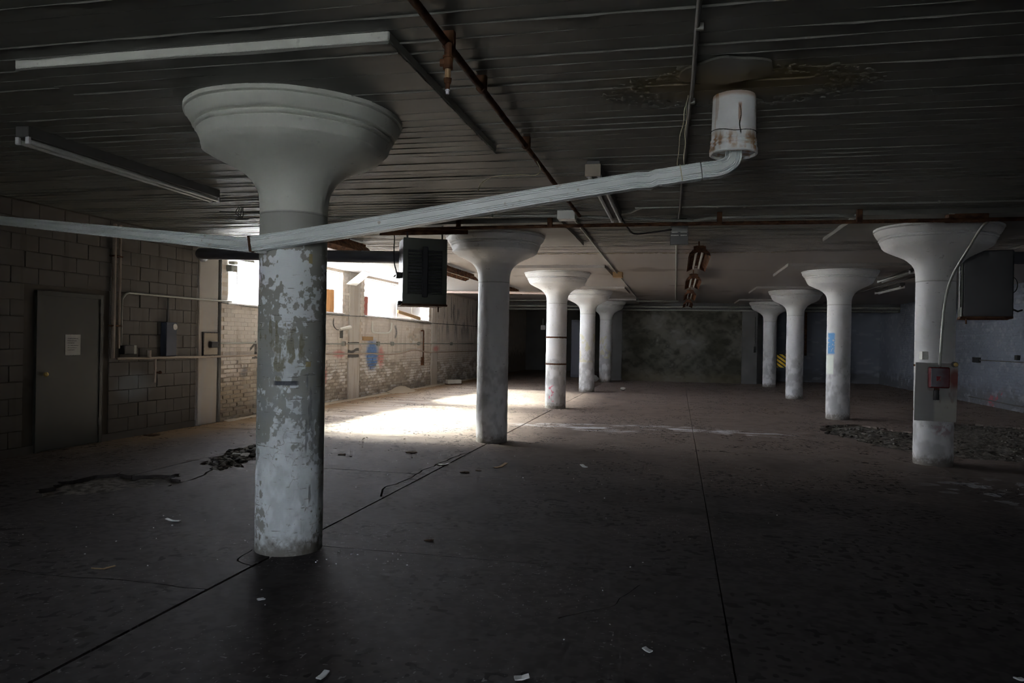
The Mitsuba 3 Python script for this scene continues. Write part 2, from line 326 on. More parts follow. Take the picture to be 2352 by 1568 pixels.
mat('rust', proc(rust_color), .8, spec=.3)
def dull_color(p, n, uv):
    a = fbm(p.x*8, p.y*8, p.z*8, 4)
    return mix(mix(V((.20, .215, .195)), V((.28, .295, .27)), a), V((.10, .055, .03)), smoothstep(.6, .72, a)*.6)
mat('dull_metal', proc(dull_color), .45, spec=.5)
def gut_color(p, n, uv):
    a = fbm(p.x*3, p.y*3, p.z*3, 4); b = fbm(p.x*30, p.y*30, p.z*30, 2)
    c = mix(V((.56, .60, .59)), V((.66, .70, .69)), a)
    return mix(c, V((.25, .19, .12)), smoothstep(.64, .74, .5*a+.5*b)*.6)
mat('gutter_metal', proc(gut_color), .35, spec=.55)
def bucket_color(p, n, uv):
    b = fbm(p.x*22, p.y*22, p.z*14, 4); st = fbm(p.x*34, p.y*34, p.z*4, 3)
    c = mix(V((.66, .67, .66)), V((.74, .75, .74)), b)
    lowr = smoothstep(2.86, 2.78, p.z)*smoothstep(2.70, 2.72, p.z)
    c = mix(c, V((.36, .19, .06)), smoothstep(.38, .58, .5*b+.5*st)*lowr*.85)
    c = mix(c, V((.34, .17, .05)), smoothstep(3.03, 3.06, p.z+.02*(b-.5))*.6+smoothstep(.60, .70, st)*.35)
    ck = smoothstep(.0055, .0025, dr.abs(p.x-.352-.004*dr.sin(p.z*50))*(1+smoothstep(2.87, 2.93, p.z)*1.2))*smoothstep(2.79, 2.81, p.z)*smoothstep(2.985, 2.97, p.z)*(p.y < 4.9)
    c = mix(c, V((.30, .12, .03)), smoothstep(.014, .006, dr.abs(p.x-.35))*smoothstep(2.86, 2.9, p.z)*smoothstep(3.0, 2.98, p.z)*(p.y < 4.9)*.7)
    return mix(c, V((.02, .02, .015)), ck)
mat('bucket_plastic', proc(bucket_color), .35, spec=.5)
def wood_color(p, n, uv):
    a = fbm(p.x*40, p.y*40, p.z*2.5, 3)
    return mix(V((.42, .20, .075)), V((.60, .33, .14)), a)
mat('orange_wood', proc(wood_color), .6)
def ply_color(p, n, uv):
    a = fbm(p.x*7, p.y*7, p.z*3, 4)
    c = mix(V((.33, .33, .32)), V((.46, .45, .40)), smoothstep(3.16, 3.2, p.x+.05*(a-.5))*smoothstep(.9, .8, p.z))
    c = mix(c, V((.16, .07, .05)), smoothstep(.62, .7, a)*.4)
    return mix(c, V((.20, .03, .02)), smoothstep(1., .4, dr.sqrt(dr.square((p.x-3.42)/.1)+dr.square((p.z-1.12)/.16)))*.85)
mat('grey_plywood', proc(ply_color), .7)
def hazard_color(p, n, uv):
    t = (p.x*.72+p.z)/.15
    s = t-dr.floor(t)
    return mix(V((.62, .42, .03)), V((.03, .03, .03)), smoothstep(.55, .6, s)*smoothstep(1.0, .95, s))
mat('hazard_paint', proc(hazard_color), .6)
mat('white_enamel', (.62, .62, .58), .4)
mat('faded_tan', (.30, .26, .205), .7)
mat('slate_blue', (.17, .185, .24), .6)
mat('faded_pink', (.46, .37, .33), .6)
mat('wall_pipe_paint', (.33, .275, .225), .7)
mat('heater_front', (.075, .085, .072), .5)
mat('lamp_tube', (.62, .64, .62), .2, spec=.6)
mat('grey_conduit', (.30, .31, .28), .4, metal=.3)
mat('dark_conduit', (.10, .10, .095), .5)
mat('black_rubber', (.02, .02, .02), .55)
mat('dark_blue_metal', (.045, .055, .085), .5)
mat('heater_black', (.018, .019, .024), .45)
mat('flue_metal', (.085, .09, .105), .38, metal=.2)
mat('red_board', (.30, .10, .08), .7)
mat('raw_wood', (.34, .22, .11), .7)
mat('door_paint', (.030, .033, .028), .5)
mat('paper', (.55, .55, .52), .9, spec=.1)
mat('ink', (.10, .10, .10), .9, spec=.1)
mat('red_paint', (.13, .022, .026), .5)
mat('label_red', (.36, .05, .06), .5)
mat('grey_box', proc(lambda p, n, uv: mix(V((.20, .20, .23)), V((.15, .06, .07)), smoothstep(3.16, 3.30, p.x+.08*(fbm(p.x*20, p.y*20, p.z*20, 3)-.5)))), .4)
mat('twine_fibre', (.45, .42, .30), .9, spec=.1)
mat('white_plastic', (.70, .70, .72), .5)
mat('brass', (.55, .40, .14), .3, metal=.8)
mat('chalk_rubble', (.50, .49, .47), .9, spec=.1)
mat('leaf_litter', (.07, .045, .03), .9, spec=.1)
mat('sand', (.40, .35, .28), .95, spec=.1)
mat('frame_paint', (.55, .55, .55), .5)

# ------------------------------------------------------------------ the room
XL, XR, YB, YF = -7.8, 8.05, -10.0, 30.2
struct('floor', box(XL-.3, XR+.3, YB-.3, 41, -.34, -.14), 'gravel', label='dark stained concrete floor cast in square slabs')
jx = [XL-.05, -5.66, -2.69, .28, 3.25, 6.22, XR+.05]
jy = [YB-.05]+[4.96+2.95*k for k in range(-6, 9)]+[31.9, 41]
jy = sorted(y for y in jy if y >= YB-.05)
def wob(pts, amp, seed, n=14):
    p = smooth_path(list(pts)+[pts[0]], n)[:-1]
    w = meshkit.noise(np.c_[p*9, np.zeros(len(p))], seed)-.5
    w2 = meshkit.noise(np.c_[p*9+31, np.zeros(len(p))], seed)-.5
    return sg.Polygon(p+amp*np.c_[w, w2]).buffer(0)
def crack(pts, w, seed, n=10):
    p = smooth_path(pts, n); q = p+.05*np.c_[meshkit.noise(np.c_[p*7, 0*p[:, 0]], seed)-.5, meshkit.noise(np.c_[p*7+9, 0*p[:, 0]], seed)-.5]
    return sg.LineString(q).buffer(w, quad_segs=1)
hole_left = wob([(-5.6, 9.6), (-5.75, 8.9), (-5.62, 8.2), (-5.45, 7.85), (-5.02, 7.45), (-4.9, 7.7), (-5.05, 8.4), (-5.25, 9.2)], .22, 3)
hole_dark = wob([(-5.2, 7.1), (-5.0, 6.6), (-5.25, 6.25), (-5.6, 5.8), (-5.95, 5.9), (-6.0, 6.6), (-5.85, 7.0), (-5.5, 6.9)], .2, 4)
hole_right = wob([(2.72, 15.15), (2.55, 13.8), (2.82, 12.95), (3.1, 12.05), (3.7, 11.45), (4.6, 11.2), (5.6, 12.0), (6.6, 14.0), (6.7, 15.8), (5.7, 16.6), (4.7, 15.6), (4.2, 14.6), (3.4, 15.5)], .25, 5)
holes = shapely.union_all([hole_left, hole_dark, hole_right, crack([(-2.70, 9.75), (-2.76, 9.3), (-2.80, 8.6), (-2.83, 8.1), (-2.79, 7.6), (-2.86, 7.1), (-2.76, 6.72), (-2.70, 6.66)], .009, 6),
          crack([(-2.90, 4.74), (-2.87, 4.60), (-2.83, 4.46), (-2.70, 4.38)], .006, 7), crack([(-4.14, 3.90), (-3.4, 3.92), (-2.69, 3.93)], .006, 8), crack([(-7.7, 3.85), (-6, 3.9), (-4.14, 3.9)], .006, 8),
          crack([(-.6, 4.0), (-.35, 4.3), (-.2, 4.7)], .003, 9), crack([(.45, 3.2), (.9, 3.0), (1.3, 3.1)], .003, 10), crack([(-5.1, 7.5), (-4.95, 7.0), (-4.92, 6.5)], .012, 11)])
colcut = shapely.union_all([sg.Point(CLX, CY0+BAY*k).buffer(CR-.01) for k in range(5)])
ji = 0
for i in range(len(jx)-1):
    for j in range(len(jy)-1):
        g = .010 if abs(jx[i]+2.69) < .01 else .0045
        g2 = .010 if abs(jx[i+1]+2.69) < .01 else .0045
        poly = sg.box(jx[i]+g, jy[j]+.004, jx[i+1]-g2, jy[j+1]-.004)
        poly = poly.difference(holes)
        ms = [trimesh.creation.extrude_polygon(q, .11, engine='earcut') for q in getattr(poly, 'geoms', [poly]) if q.area > .002]
        dz = -.002*rng.random()
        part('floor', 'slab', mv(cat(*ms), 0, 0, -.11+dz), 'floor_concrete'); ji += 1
def bed(poly, z0, amp, seed, step=.05):
    x0, y0, x1, y1 = poly.buffer(.12).bounds
    nx, ny = int((x1-x0)/step)+2, int((y1-y0)/step)+2
    xs, ys = np.meshgrid(np.linspace(x0, x1, nx), np.linspace(y0, y1, ny), indexing='ij')
    zz = z0+amp*(meshkit.fbm(np.stack([xs*5, ys*5, 0*xs], -1), 4, seed)-.5)+.025*(meshkit.noise(np.stack([xs*30, ys*30, 0*xs], -1), seed)-.5)
    zz = np.minimum(zz, -.012)
    v = np.stack([xs, ys, zz], -1).reshape(-1, 3); i, j = np.meshgrid(np.arange(nx-1), np.arange(ny-1), indexing='ij'); i, j = i.ravel(), j.ravel()
    q = np.stack([i*ny+j, (i+1)*ny+j, (i+1)*ny+j+1, i*ny+j+1], 1)
    return M(v, np.vstack([q[:, [0, 1, 2]], q[:, [0, 2, 3]]]))
for k, (pl, z0) in enumerate([(hole_left, -.032), (hole_dark, -.038), (hole_right, -.035)]):
    part('floor', 'gravel_bed', bed(pl, z0, .045, 20+k), 'gravel', True, label='dark broken gravel in a hole of the floor')
def rubble(poly, n, s0, s1, seed, z=-.035):
    r = random.Random(seed); x0, y0, x1, y1 = poly.bounds; ms = []
    while len(ms) < n:
        x, y = r.uniform(x0, x1), r.uniform(y0, y1)
        if poly.contains(sg.Point(x, y)): ms.append(mv(rock(s0+(s1-s0)*r.random()**3, r.randrange(60)), x, y, z+.02*r.random()))
    return cat(*ms)

# ceiling: slab, form boards, seams
struct('ceiling', box(XL-.3, XR+.3, YB-.3, 41, CZ+.06, CZ+.3), 'ceiling_paint', label='board-formed concrete ceiling, painted and dirty, its near part shaded in the colour')
def plank(y0, y1, x0, x1, z, seed, fin=1.0, step=.12):
    """the print of one form board: flat underside, rough edge, a broken fin of cement along one side"""
    n = max(2, int((x1-x0)/step)); xs = np.linspace(x0, x1, n+1); r = np.random.default_rng(seed)
    a = meshkit.fbm(np.c_[xs*.55, 0*xs+seed*3.7, 0*xs], 3, seed); fine = meshkit.noise(np.c_[xs*6, 0*xs+seed, 0*xs], seed)
    h = fin*np.clip((a-.46+.14*(r.random()-.35))*7, 0, 1)*(.004+.008*fine)+.0005
    zl = z+.002*(meshkit.noise(np.c_[xs*.5, 0*xs+seed*1.9, 0*xs], seed+9)-.5)+.004*(r.random()-.5)
    w = .0045
    rows = np.stack([np.c_[xs, 0*xs+y0, zl-h], np.c_[xs, 0*xs+y0+w, zl-h*.8], np.c_[xs, 0*xs+y0+w*1.6, zl], np.c_[xs, 0*xs+y1-.003, zl], np.c_[xs, 0*xs+y1, zl+.012], np.c_[xs, 0*xs+y0, zl+.014]], 1)
    k = 6; v = rows.reshape(-1, 3); f = []
    i = np.arange(n)[:, None]; j = np.arange(k)[None]; j2 = (j+1) % k
    q = np.stack(np.broadcast_arrays(i*k+j, i*k+j2, (i+1)*k+j2, (i+1)*k+j), -1).reshape(-1, 4)
    return M(v, np.vstack([q[:, [0, 1, 2]], q[:, [0, 2, 3]]]))
PW = .15
yy, i = 1.6, 0
while yy < 13.45:
    w = PW*(.9+.2*rng.random())
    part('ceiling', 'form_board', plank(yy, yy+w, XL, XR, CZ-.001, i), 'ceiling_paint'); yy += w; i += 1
ye = yy+.016
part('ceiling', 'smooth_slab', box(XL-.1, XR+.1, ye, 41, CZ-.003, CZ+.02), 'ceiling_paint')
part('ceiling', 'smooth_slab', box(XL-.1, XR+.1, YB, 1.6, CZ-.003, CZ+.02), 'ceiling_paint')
# broken crust and patch round the leak over the bucket
crust = [mv(rock(.006+.018*rng.random()**2, rng.randrange(60), .4), *(lambda a, r: (.33+.78*r*math.cos(a), 4.86+.36*r*math.sin(a)))(rng.uniform(0, 6.28), .7+.4*rng.random()), CZ-.012) for _ in range(420)]
crust += [mv(rock(.008+.02*rng.random()**2, rng.randrange(60), .4), -.02+.12*rng.random(), 4.45+.25*rng.random(), CZ-.014) for _ in range(90)]
part('ceiling', 'broken_crust', cat(*crust), 'ceiling_paint', label='crumbled concrete crust around the leak'); labels['ceiling__broken_crust']['kind'] = 'stuff'
part('ceiling', 'patch', trimesh.creation.extrude_polygon(wob([(-.02, 4.62), (.05, 4.42), (.25, 4.33), (.45, 4.36), (.52, 4.5), (.45, 4.68), (.2, 4.72)], .08, 31), .014, engine='earcut').apply_translation([0, 0, CZ-.018]), 'ceiling_paint', label='smooth patch beside the leak')
ridge = [mv(rock(.012+.03*rng.random()**2, rng.randrange(60), .6), x, (ye-.01)+.07*rng.gauss(0, .6), CZ-.016) for x in np.linspace(-3.4, 1.9, 190)]
part('ceiling', 'spalled_seam', cat(*ridge), 'ceiling_paint', label='crumbling seam across the ceiling'); labels['ceiling__spalled_seam']['kind'] = 'stuff'

# ---- left wall
struct('wall_left', cat(box(XL-.34, XL-.012, YB-.3, 11.84, -.1, 3.2), box(XL-.34, XL-.012, 11.84, 16.48, -.1, 2.09), box(XL-.34, XL-.012, 16.48, 17.72, -.1, 3.2),
       box(XL-.34, XL-.012, 17.72, 22.78, -.1, 2.09), box(XL-.34, XL-.012, 22.78, 41, -.1, 3.2), box(XL-.34, XL-.012, 11.84, 16.48, 3.05, 3.2), box(XL-.34, XL-.012, 17.72, 22.78, 3.05, 3.2)), 'mortar',
       label='left wall, cream painted blocks and brick, bare and crumbling low down')
def brick_mesh(L, H, d, seed, rough):
    c = .004+.004*rough; r = np.random.default_rng(seed)
    o = np.array([[-L/2, -H/2], [L/2, -H/2], [L/2, H/2], [-L/2, H/2]]); inn = o*np.array([(L/2-c)/(L/2), (H/2-c)/(H/2)])
    j = lambda s: r.normal(0, s, (4, 2))
    v = [[-.014, a, b] for a, b in o] + [[d-c*.7, a, b] for a, b in o+j(.002*rough)] + [[d+.004*rough*r.normal(), a, b] for a, b in inn+j(.003*rough)]
    f = []
    for k in range(4):
        l = (k+1) % 4; f += [[k, l, 4+l], [k, 4+l, 4+k], [4+k, 4+l, 8+l], [4+k, 8+l, 8+k]]
    f += [[8, 9, 10], [8, 10, 11]]
    return M(v, f)
BL, BH = .215, .0765
smooth_b = [mikit.ply(brick_mesh(BL-.005, BH-.004, .0015+.0008*k/3, k, .12), 'wall_paint') for k in range(4)]
rough_b = [mikit.ply(brick_mesh(BL-.014, BH-.014, -.004+.020*k/6, 40+k, 1.2), 'wall_paint') for k in range(7)]
half = {}
field = []
def in_window(y, z): return z > 2.055 and (11.8 < y < 16.5 or 17.7 < y < 22.8)
missing = lambda y, z: (abs(y-21.5) < .7 and abs(z-1.55) < .3 and rng.random() < .45) or (abs(y-20.1) < .45 and z < .95 and rng.random() < .35) or (abs(y-12.45) < .1 and abs(z-.57) < .04)
nb = 0
for row in range(40):
    z = BH*(row+.5)
    y = 11.60+BL/2*(row % 2)
    while y+BL/2 < 30.1:
        yc = y+BL/2; y += BL
        if in_window(yc, z) or z > 3.08: continue
        if abs(yc-17.11) < .42 and z < 2.0 or abs(yc-23.32) < .40: continue
        if abs(yc-17.11) < .30: continue
        if missing(yc, z): continue
        rough = z < 1.0+.4*(meshkit.noise(np.array([yc*1.2, z, 0.]), 3)-.5)
        near = z < 2.05 and (yc < 12.95 or 15.35 < yc < 16.62)
        d = rng.choice(rough_b if rough else smooth_b)
        if near and nb < 300:
            part('wall_left', 'brick', place(d, XL, yc, z), None); nb += 1
        else:
            v, f = meshkit.WRITTEN[d['filename']][:2]; field.append(M(v+[XL, yc, z], f))
part('wall_left', 'distant_brick', cat(*field), 'wall_paint', label='courses of small painted brick further along'); labels['wall_left__distant_brick']['kind'] = 'stuff'
# concrete blocks round the door
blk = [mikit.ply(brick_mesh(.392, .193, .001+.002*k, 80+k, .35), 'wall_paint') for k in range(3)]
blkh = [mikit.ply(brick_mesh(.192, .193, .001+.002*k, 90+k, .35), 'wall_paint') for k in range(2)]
DY0, DY1, DZ = 7.76, 8.86, 2.03
nbk = 0
for row in range(15):
    z = .2*(row+.5)+.1
    y = 5.0+.2*(row % 2)
    while y < 10.9:
        L = .4
        if y+L > 10.94: L = .2
        yc = y+L/2
        if z < DZ+.1 and DY0-.05 < y+L and y < DY1+.05:
            if y+L-.2 <= DY0+.001 and L == .4 and y+.2 <= DY0+.02: L = .2; yc = y+.1
            elif y >= DY1-.21 and L == .4: yc = y+.3; part('wall_left', 'block', place(blkh[0], XL, yc, z), None) if yc-.1 >= DY1-.02 else None; y += L; continue
            else: y += L; continue
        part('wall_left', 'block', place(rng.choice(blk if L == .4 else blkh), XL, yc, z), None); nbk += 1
        y += L if L == .2 and y+.4 > 10.94 else .4
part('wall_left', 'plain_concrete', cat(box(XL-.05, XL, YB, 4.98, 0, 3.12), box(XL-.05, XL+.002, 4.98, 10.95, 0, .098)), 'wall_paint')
part('wall_left', 'pilaster', box(XL-.05, XL+.035, 10.955, 11.49, 0, CZ, .012), 'wall_paint', label='board-marked concrete pilaster')
part('wall_left', 'pilaster', box(XL-.05, XL+.025, 16.80, 17.42, 0, CZ, .012), 'wall_paint', label='concrete pilaster with black bars')
part('wall_left', 'pilaster', box(XL-.05, XL+.025, 23.02, 23.62, 0, CZ, .012), 'wall_paint', label='concrete pilaster beyond the windows')
part('wall_left', 'sill', box(XL-.2, XL+.035, 11.8, 16.52, 2.06, 2.095, .008), 'frame_paint')
part('wall_left', 'sill', box(XL-.2, XL+.035, 17.68, 22.82, 2.06, 2.095, .008), 'frame_paint')
part('wall_left', 'ledge', tube(smooth_path([(XL+.02, y, z) for y, z in [(11.6, 2.085), (12.8, 2.05), (15.5, 2.03), (17.2, 2.05), (18.4, 2.075), (19.6, 2.055), (20.6, 2.03), (22.8, 2.03), (26.5, 2.05), (30, 2.05)]], 4), .012, 6), 'dark_conduit', label='thin cable clipped along the sill')
# windows: steel frames with mullions; the glass is gone from most of the lights
for wi, (a, b, mull) in enumerate([(11.84, 16.48, [12.25, 13.4, 14.56, 15.64]), (17.72, 22.78, [18.98, 20.24, 21.5])]):
    w = struct(f'window_{wi+1}', label=['glaring steel window nearer the door', 'glaring steel window beyond the pilaster'][wi])
    fr = [box(XL-.14, XL-.10, a, b, 2.095, 2.12), box(XL-.14, XL-.10, a, b, 3.02, 3.05), box(XL-.14, XL-.10, a, a+.03, 2.095, 3.05), box(XL-.14, XL-.10, b-.03, b, 2.095, 3.05)]
    part(w, 'frame', cat(*fr), 'frame_paint')
    for m in mull: part(w, 'mullion', box(XL-.135, XL-.105, m-.011, m+.011, 2.12, 3.02), 'frame_paint')

# ---- right wall: white painted brick
rw = struct('wall_right', box(XR+.006, XR+.3, YB-.3, 41, -.1, 3.2), 'right_wall_paint', label='right wall of white painted brick')
bm = [brick_mesh(BL-.011, BH-.010, .003+.003*k, 60+k, .5) for k in range(3)]
fld = []
for row in range(40):
    z = BH*(row+.5); y = 12.0+BL/2*(row % 2)
    while y < 30:
        yc = y+BL/2; y += BL
        m = bm[rng.randrange(3)]; v = np.array(m.vertices)*[-1, 1, 1]+[XR, yc, z]; fld.append(M(v, np.array(m.faces)[:, ::-1]))
part(rw, 'brick_course', cat(*fld), 'right_wall_paint', label='courses of small white painted brick'); labels['wall_right__brick_course']['kind'] = 'stuff'

# ---- far wall and the dark rooms beyond it
fwk = struct('wall_far', box(-2.18, 2.42, YF, YF+.3, -.1, 2.84), 'stained_concrete', label='far concrete wall stained dark with mould')
part(fwk, 'pilaster', box(2.42, 3.0, YF-.08, YF+.3, -.1, CZ, .012), 'grey_concrete')
part(fwk, 'pilaster', box(-2.62, -2.18, YF-.05, YF+.3, -.1, CZ, .012), 'grey_concrete')
part(fwk, 'beam', box(XL, XR, YF-.04, YF+.32, 2.80, CZ+.01, .012), 'grey_concrete', label='concrete beam over the openings')
struct('wall_rear_room', cat(box(XL-.3, XR+.3, 38.5, 38.8, -.1, 3.2)), 'grey_concrete', label='back wall of the dark rooms beyond')
part(fwk, 'partition', box(3.02, 3.2, YF+.32, 38.5, -.1, CZ), 'grey_concrete')
part(fwk, 'partition', box(-2.6, -2.4, YF+.3, 38.5, -.1, CZ), 'grey_concrete')
part(fwk, 'low_wall', box(3.2, XR, 33.0, 33.2, -.1, 3.1), 'right_wall_paint', label='pale wall inside the right opening')
# ---- wall behind the visitor, with its window
RW0, RW1, RZ0, RZ1 = -3.4, -1.0, .4, 2.9
wb = struct('wall_back', cat(box(XL-.3, RW0, YB-.3, YB, -.1, 3.2), box(RW1, XR+.3, YB-.3, YB, -.1, 3.2), box(RW0, RW1, YB-.3, YB, -.1, RZ0), box(RW0, RW1, YB-.3, YB, RZ1, 3.2)), 'grey_concrete')

struct('wall_light_baffle', cat(box(-3.7, -3.5, YB, -4.8, -.1, CZ), box(1.1, 1.3, YB, -1.2, -.1, CZ), box(.3, 1.3, -1.4, -1.2, -.1, CZ)), 'grey_concrete', label='unseen walls added behind the viewpoint to shape the light')  # unseen walls added to narrow the light from the back opening

# ------------------------------------------------------------------ the columns
cprof = [(.233, 2.36), (.234, 2.40), (.236, 2.44), (.243, 2.50), (.258, 2.545), (.285, 2.59), (.325, 2.635), (.375, 2.672), (.435, 2.705), (.50, 2.735), (.555, 2.762), (.595, 2.785), (.604, 2.792),
         (.612, 2.800), (.622, 2.812), (.630, 2.818), (.636, 2.826), (.645, 2.85), (.658, 2.875), (.668, 2.890), (.668, 2.892), (.653, 2.896), (.653, 2.901), (.672, 2.904), (.680, 2.910), (.682, 2.918), (.677, 2.926), (.664, 2.930), (.664, 2.935), (.690, 2.940), (.700, 2.948), (.716, 2.970), (.732, 3.000), (.737, 3.014), (.720, 3.016), (.720, 3.023), (.743, 3.026), (.748, 3.03), (.749, PZ+.01)]
def oct_mod(seed, chip):
    def mod(r, z, ang):
        t = np.clip((r-.25)/.2, 0, 1)*np.clip((.75-r)/.12, .35, 1)*.55
        a = (ang+math.pi/8) % (math.pi/4)-math.pi/8
        o = 1/np.cos(a); o = o/np.mean(o)
        rr = r*(1+t*(o-1)*.8)
        P = np.c_[np.cos(ang)*2, np.sin(ang)*2, 0*ang+z*6]
        rr = rr+.006*(meshkit.fbm(P*2, 3, seed)-.5)*(1+t)
        if chip is not None:
            d = np.abs((ang-chip+np.pi) % (2*np.pi)-np.pi); k = np.clip(1-d/.45, 0, 1)*np.clip((r-.62)/.03, 0, 1)
            rr = rr-k*(.010+.05*meshkit.noise(np.c_[np.cos(ang)*9, np.sin(ang)*9, 0*ang+z*30], seed+5))
        return rr
    return mod
cfine = []
for (r0, z0), (r1, z1) in zip(cprof[:-1], cprof[1:]): cfine += [(r0, z0), ((r0+r1)/2, (z0+z1)/2)]
cfine.append(cprof[-1])
sprof = [(.2335, -.02)]+[(.233-.0004*math.sin(k), z) for k, z in enumerate(np.linspace(0, 2.352, 48))]+[(.2315, 2.357), (.2335, 2.362)]
def shaft_mod(seed):
    def mod(r, z, ang):
        P = np.c_[np.cos(ang), np.sin(ang), 0*ang+z*2]
        return r+.004*(meshkit.fbm(P*3, 3, seed)-.5)*(1 if z < 1.2 else .5)-.003*np.clip(meshkit.noise(P*[6, 6, 20], seed)-.72, 0, 1)*4
    return mod
info = [('L', 0, 'nearest white concrete column with peeling paint and a gutter strapped across it'), ('L', 1, 'grey-lit concrete mushroom column just right of the hanging unit heater'),
        ('L', 2, 'white concrete column wearing two rusty steel bands'), ('L', 3, 'white concrete column with yellow stains, fourth of the left row'), ('L', 4, 'smallest and farthest concrete column of the left row'),
        ('R', 0, 'concrete column carrying the plywood board and red switch box'), ('R', 1, 'concrete column with a blue paint patch on its left side'),
        ('R', 2, 'concrete column with scuffed middle, third of the right row'), ('R', 3, 'farthest concrete column of the right row beside the yellow striped board')]
for ci, (side, k, lab) in enumerate(info):
    cx, cy = (CLX, CY0+BAY*k) if side == 'L' else (CRX, CRY0+BAY*k)
    c = thing('column', lab, 'column', 'mushroom columns of the hall')
    n = 112 if k == 0 or ci == 1 else 72
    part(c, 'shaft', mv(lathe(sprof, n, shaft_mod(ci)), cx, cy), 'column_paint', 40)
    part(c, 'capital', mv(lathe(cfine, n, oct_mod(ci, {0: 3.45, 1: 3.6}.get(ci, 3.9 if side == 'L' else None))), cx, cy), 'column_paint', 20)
    H = 1.1815
    if ci == 0:
        bodyp = box(cx-H, cx+H, cy-H, cy+H, PZ+.008, CZ+.03, .006)
        part(c, 'drop_panel', bodyp, 'column_paint')
        y, q = cy-H, 0
        while y < cy+H-.02:
            w = min(PW*(.9+.2*rng.random()), cy+H-y)
            part(c+'__drop_panel', 'form_board', plank(y+(.004 if q == 0 else 0), y+w, cx-H+.004, cx+H-.004, PZ, 300+q, .8), 'ceiling_paint'); y += w; q += 1
    else:
        rough = trimesh.creation.box([2*H, 2*H, CZ+.03-PZ]).subdivide().subdivide().subdivide().subdivide()
        v = np.array(rough.vertices); e = (meshkit.fbm(v*[4, 4, 20]+ci, 3, ci)-.5)
        v[:, :2] *= (1+.012*e[:, None]); rough.vertices = v
        part(c, 'drop_panel', mv(rough, cx, cy, (CZ+.03+PZ)/2), 'ceiling_paint', 30)
    if ci == 2:
        for zb in (1.60, 1.0): part(c, 'steel_band', mv(lathe([(.236, zb-.018), (.2395, zb-.016), (.2395, zb+.016), (.236, zb+.018)], 48, cap=False), cx, cy), 'rust', 40, label='rusty steel band')

# ------------------------------------------------------------------ bucket and gutter
BX, BY = .322, 4.9
bk = thing('bucket', 'white plastic bucket with rust stains hung upside down under the ceiling leak', 'bucket')
part(bk, 'body', mv(lathe([(.124, 3.065), (.128, 3.068), (.131, 3.06), (.1335, 2.94), (.1365, 2.80), (.1365, 2.79), (.142, 2.786), (.142, 2.779), (.137, 2.775), (.137, 2.766), (.143, 2.762), (.143, 2.755), (.138, 2.75), (.138, 2.735), (.136, 2.733)][::-1], 72), BX, BY), 'bucket_plastic', 30)
part(bk, 'lid', mv(lathe([(.05, 2.714), (.130, 2.712), (.133, 2.698), (.141, 2.696), (.1475, 2.702), (.1485, 2.73), (.145, 2.738), (.136, 2.739)], 72), BX, BY), 'bucket_plastic', 30)
part(bk, 'wire', tube([(BX+.1405*math.cos(a), BY+.1405*math.sin(a), 2.835-.02*math.cos(a*1.0+1.2)+.012*abs(math.sin(a*2))) for a in np.linspace(0, 2*math.pi, 48)], .0022, 5), 'black_rubber', label='dark tie wire')
# the corrugated section
def gutter_section(w=.076, h=.100, n=4):
    pts = []
    def side(a, b, grooves, gw, dp):
        a, b = np.array(a), np.array(b); L = np.linalg.norm(b-a); nrm = np.array([(b-a)[1], -(b-a)[0]])/L
        pts.append(a)
        for c in grooves:
            for o, q in ((-gw, 0), (-gw*.5, 1), (gw*.5, 1), (gw, 0)): pts.append(a+(b-a)*(c+o)-nrm*dp*q)
    wide, narrow = (.09, .205, .32, .68, .795, .91), (.2, .5, .8)
    side((-w/2, -h/2), (w/2, -h/2), narrow, .06, .006); side((w/2, -h/2), (w/2, h/2), wide, .038, .007); side((w/2, h/2), (-w/2, h/2), narrow, .06, .006); side((-w/2, h/2), (-w/2, -h/2), wide, .038, .007)
    return np.array(pts)
gs = gutter_section()
gt = thing('gutter_pipe', 'pale corrugated downspout running from the bucket to the nearest column and on to the left', 'pipe')
P0, P1 = np.array([.12, 4.80, 2.578]), np.array([-2.845, 4.565, 2.125])
kink = P0+(P1-P0)*.09+np.array([0, 0, .008])
run = [P0, P0+(P1-P0)*.03, P0+(P1-P0)*.075, kink, P0+(P1-P0)*.105+[0, 0, -.008]]+[P0+(P1-P0)*t+np.array([0, 0, .006*math.sin(t*6)]) for t in np.linspace(.13, 1, 30)]
mrun = sweep(gs, run); v = np.array(mrun.vertices)
s = ((v-P0)@(P1-P0))/((P1-P0)@(P1-P0)); dent = np.exp(-((s-.098)/.012)**2)
v[:, 1] += dent*.022*(v[:, 1] < 4.79-.235*s+.02); v[:, 2] += .02*dent*(meshkit.noise(v*20, 2)-.5); mrun.vertices = v
part(gt, 'right_run', mrun, 'gutter_metal', 25)
E1 = np.array([-7.0, 6.60, 2.685])
A1 = np.array([-2.80, 4.60, 2.118])
part(gt, 'left_run', sweep(gs*.96, [A1+(E1-A1)*t for t in np.linspace(-.008, 1.06, 24)]), 'gutter_metal', 25)
el = [(BX, BY-.02, 2.74), (BX, BY-.02, 2.70), (BX-.005, BY-.03, 2.662), (BX-.03, BY-.045, 2.628), (BX-.075, BY-.065, 2.60), (BX-.13, BY-.082, 2.588), (BX-.20, BY-.098, 2.580)]
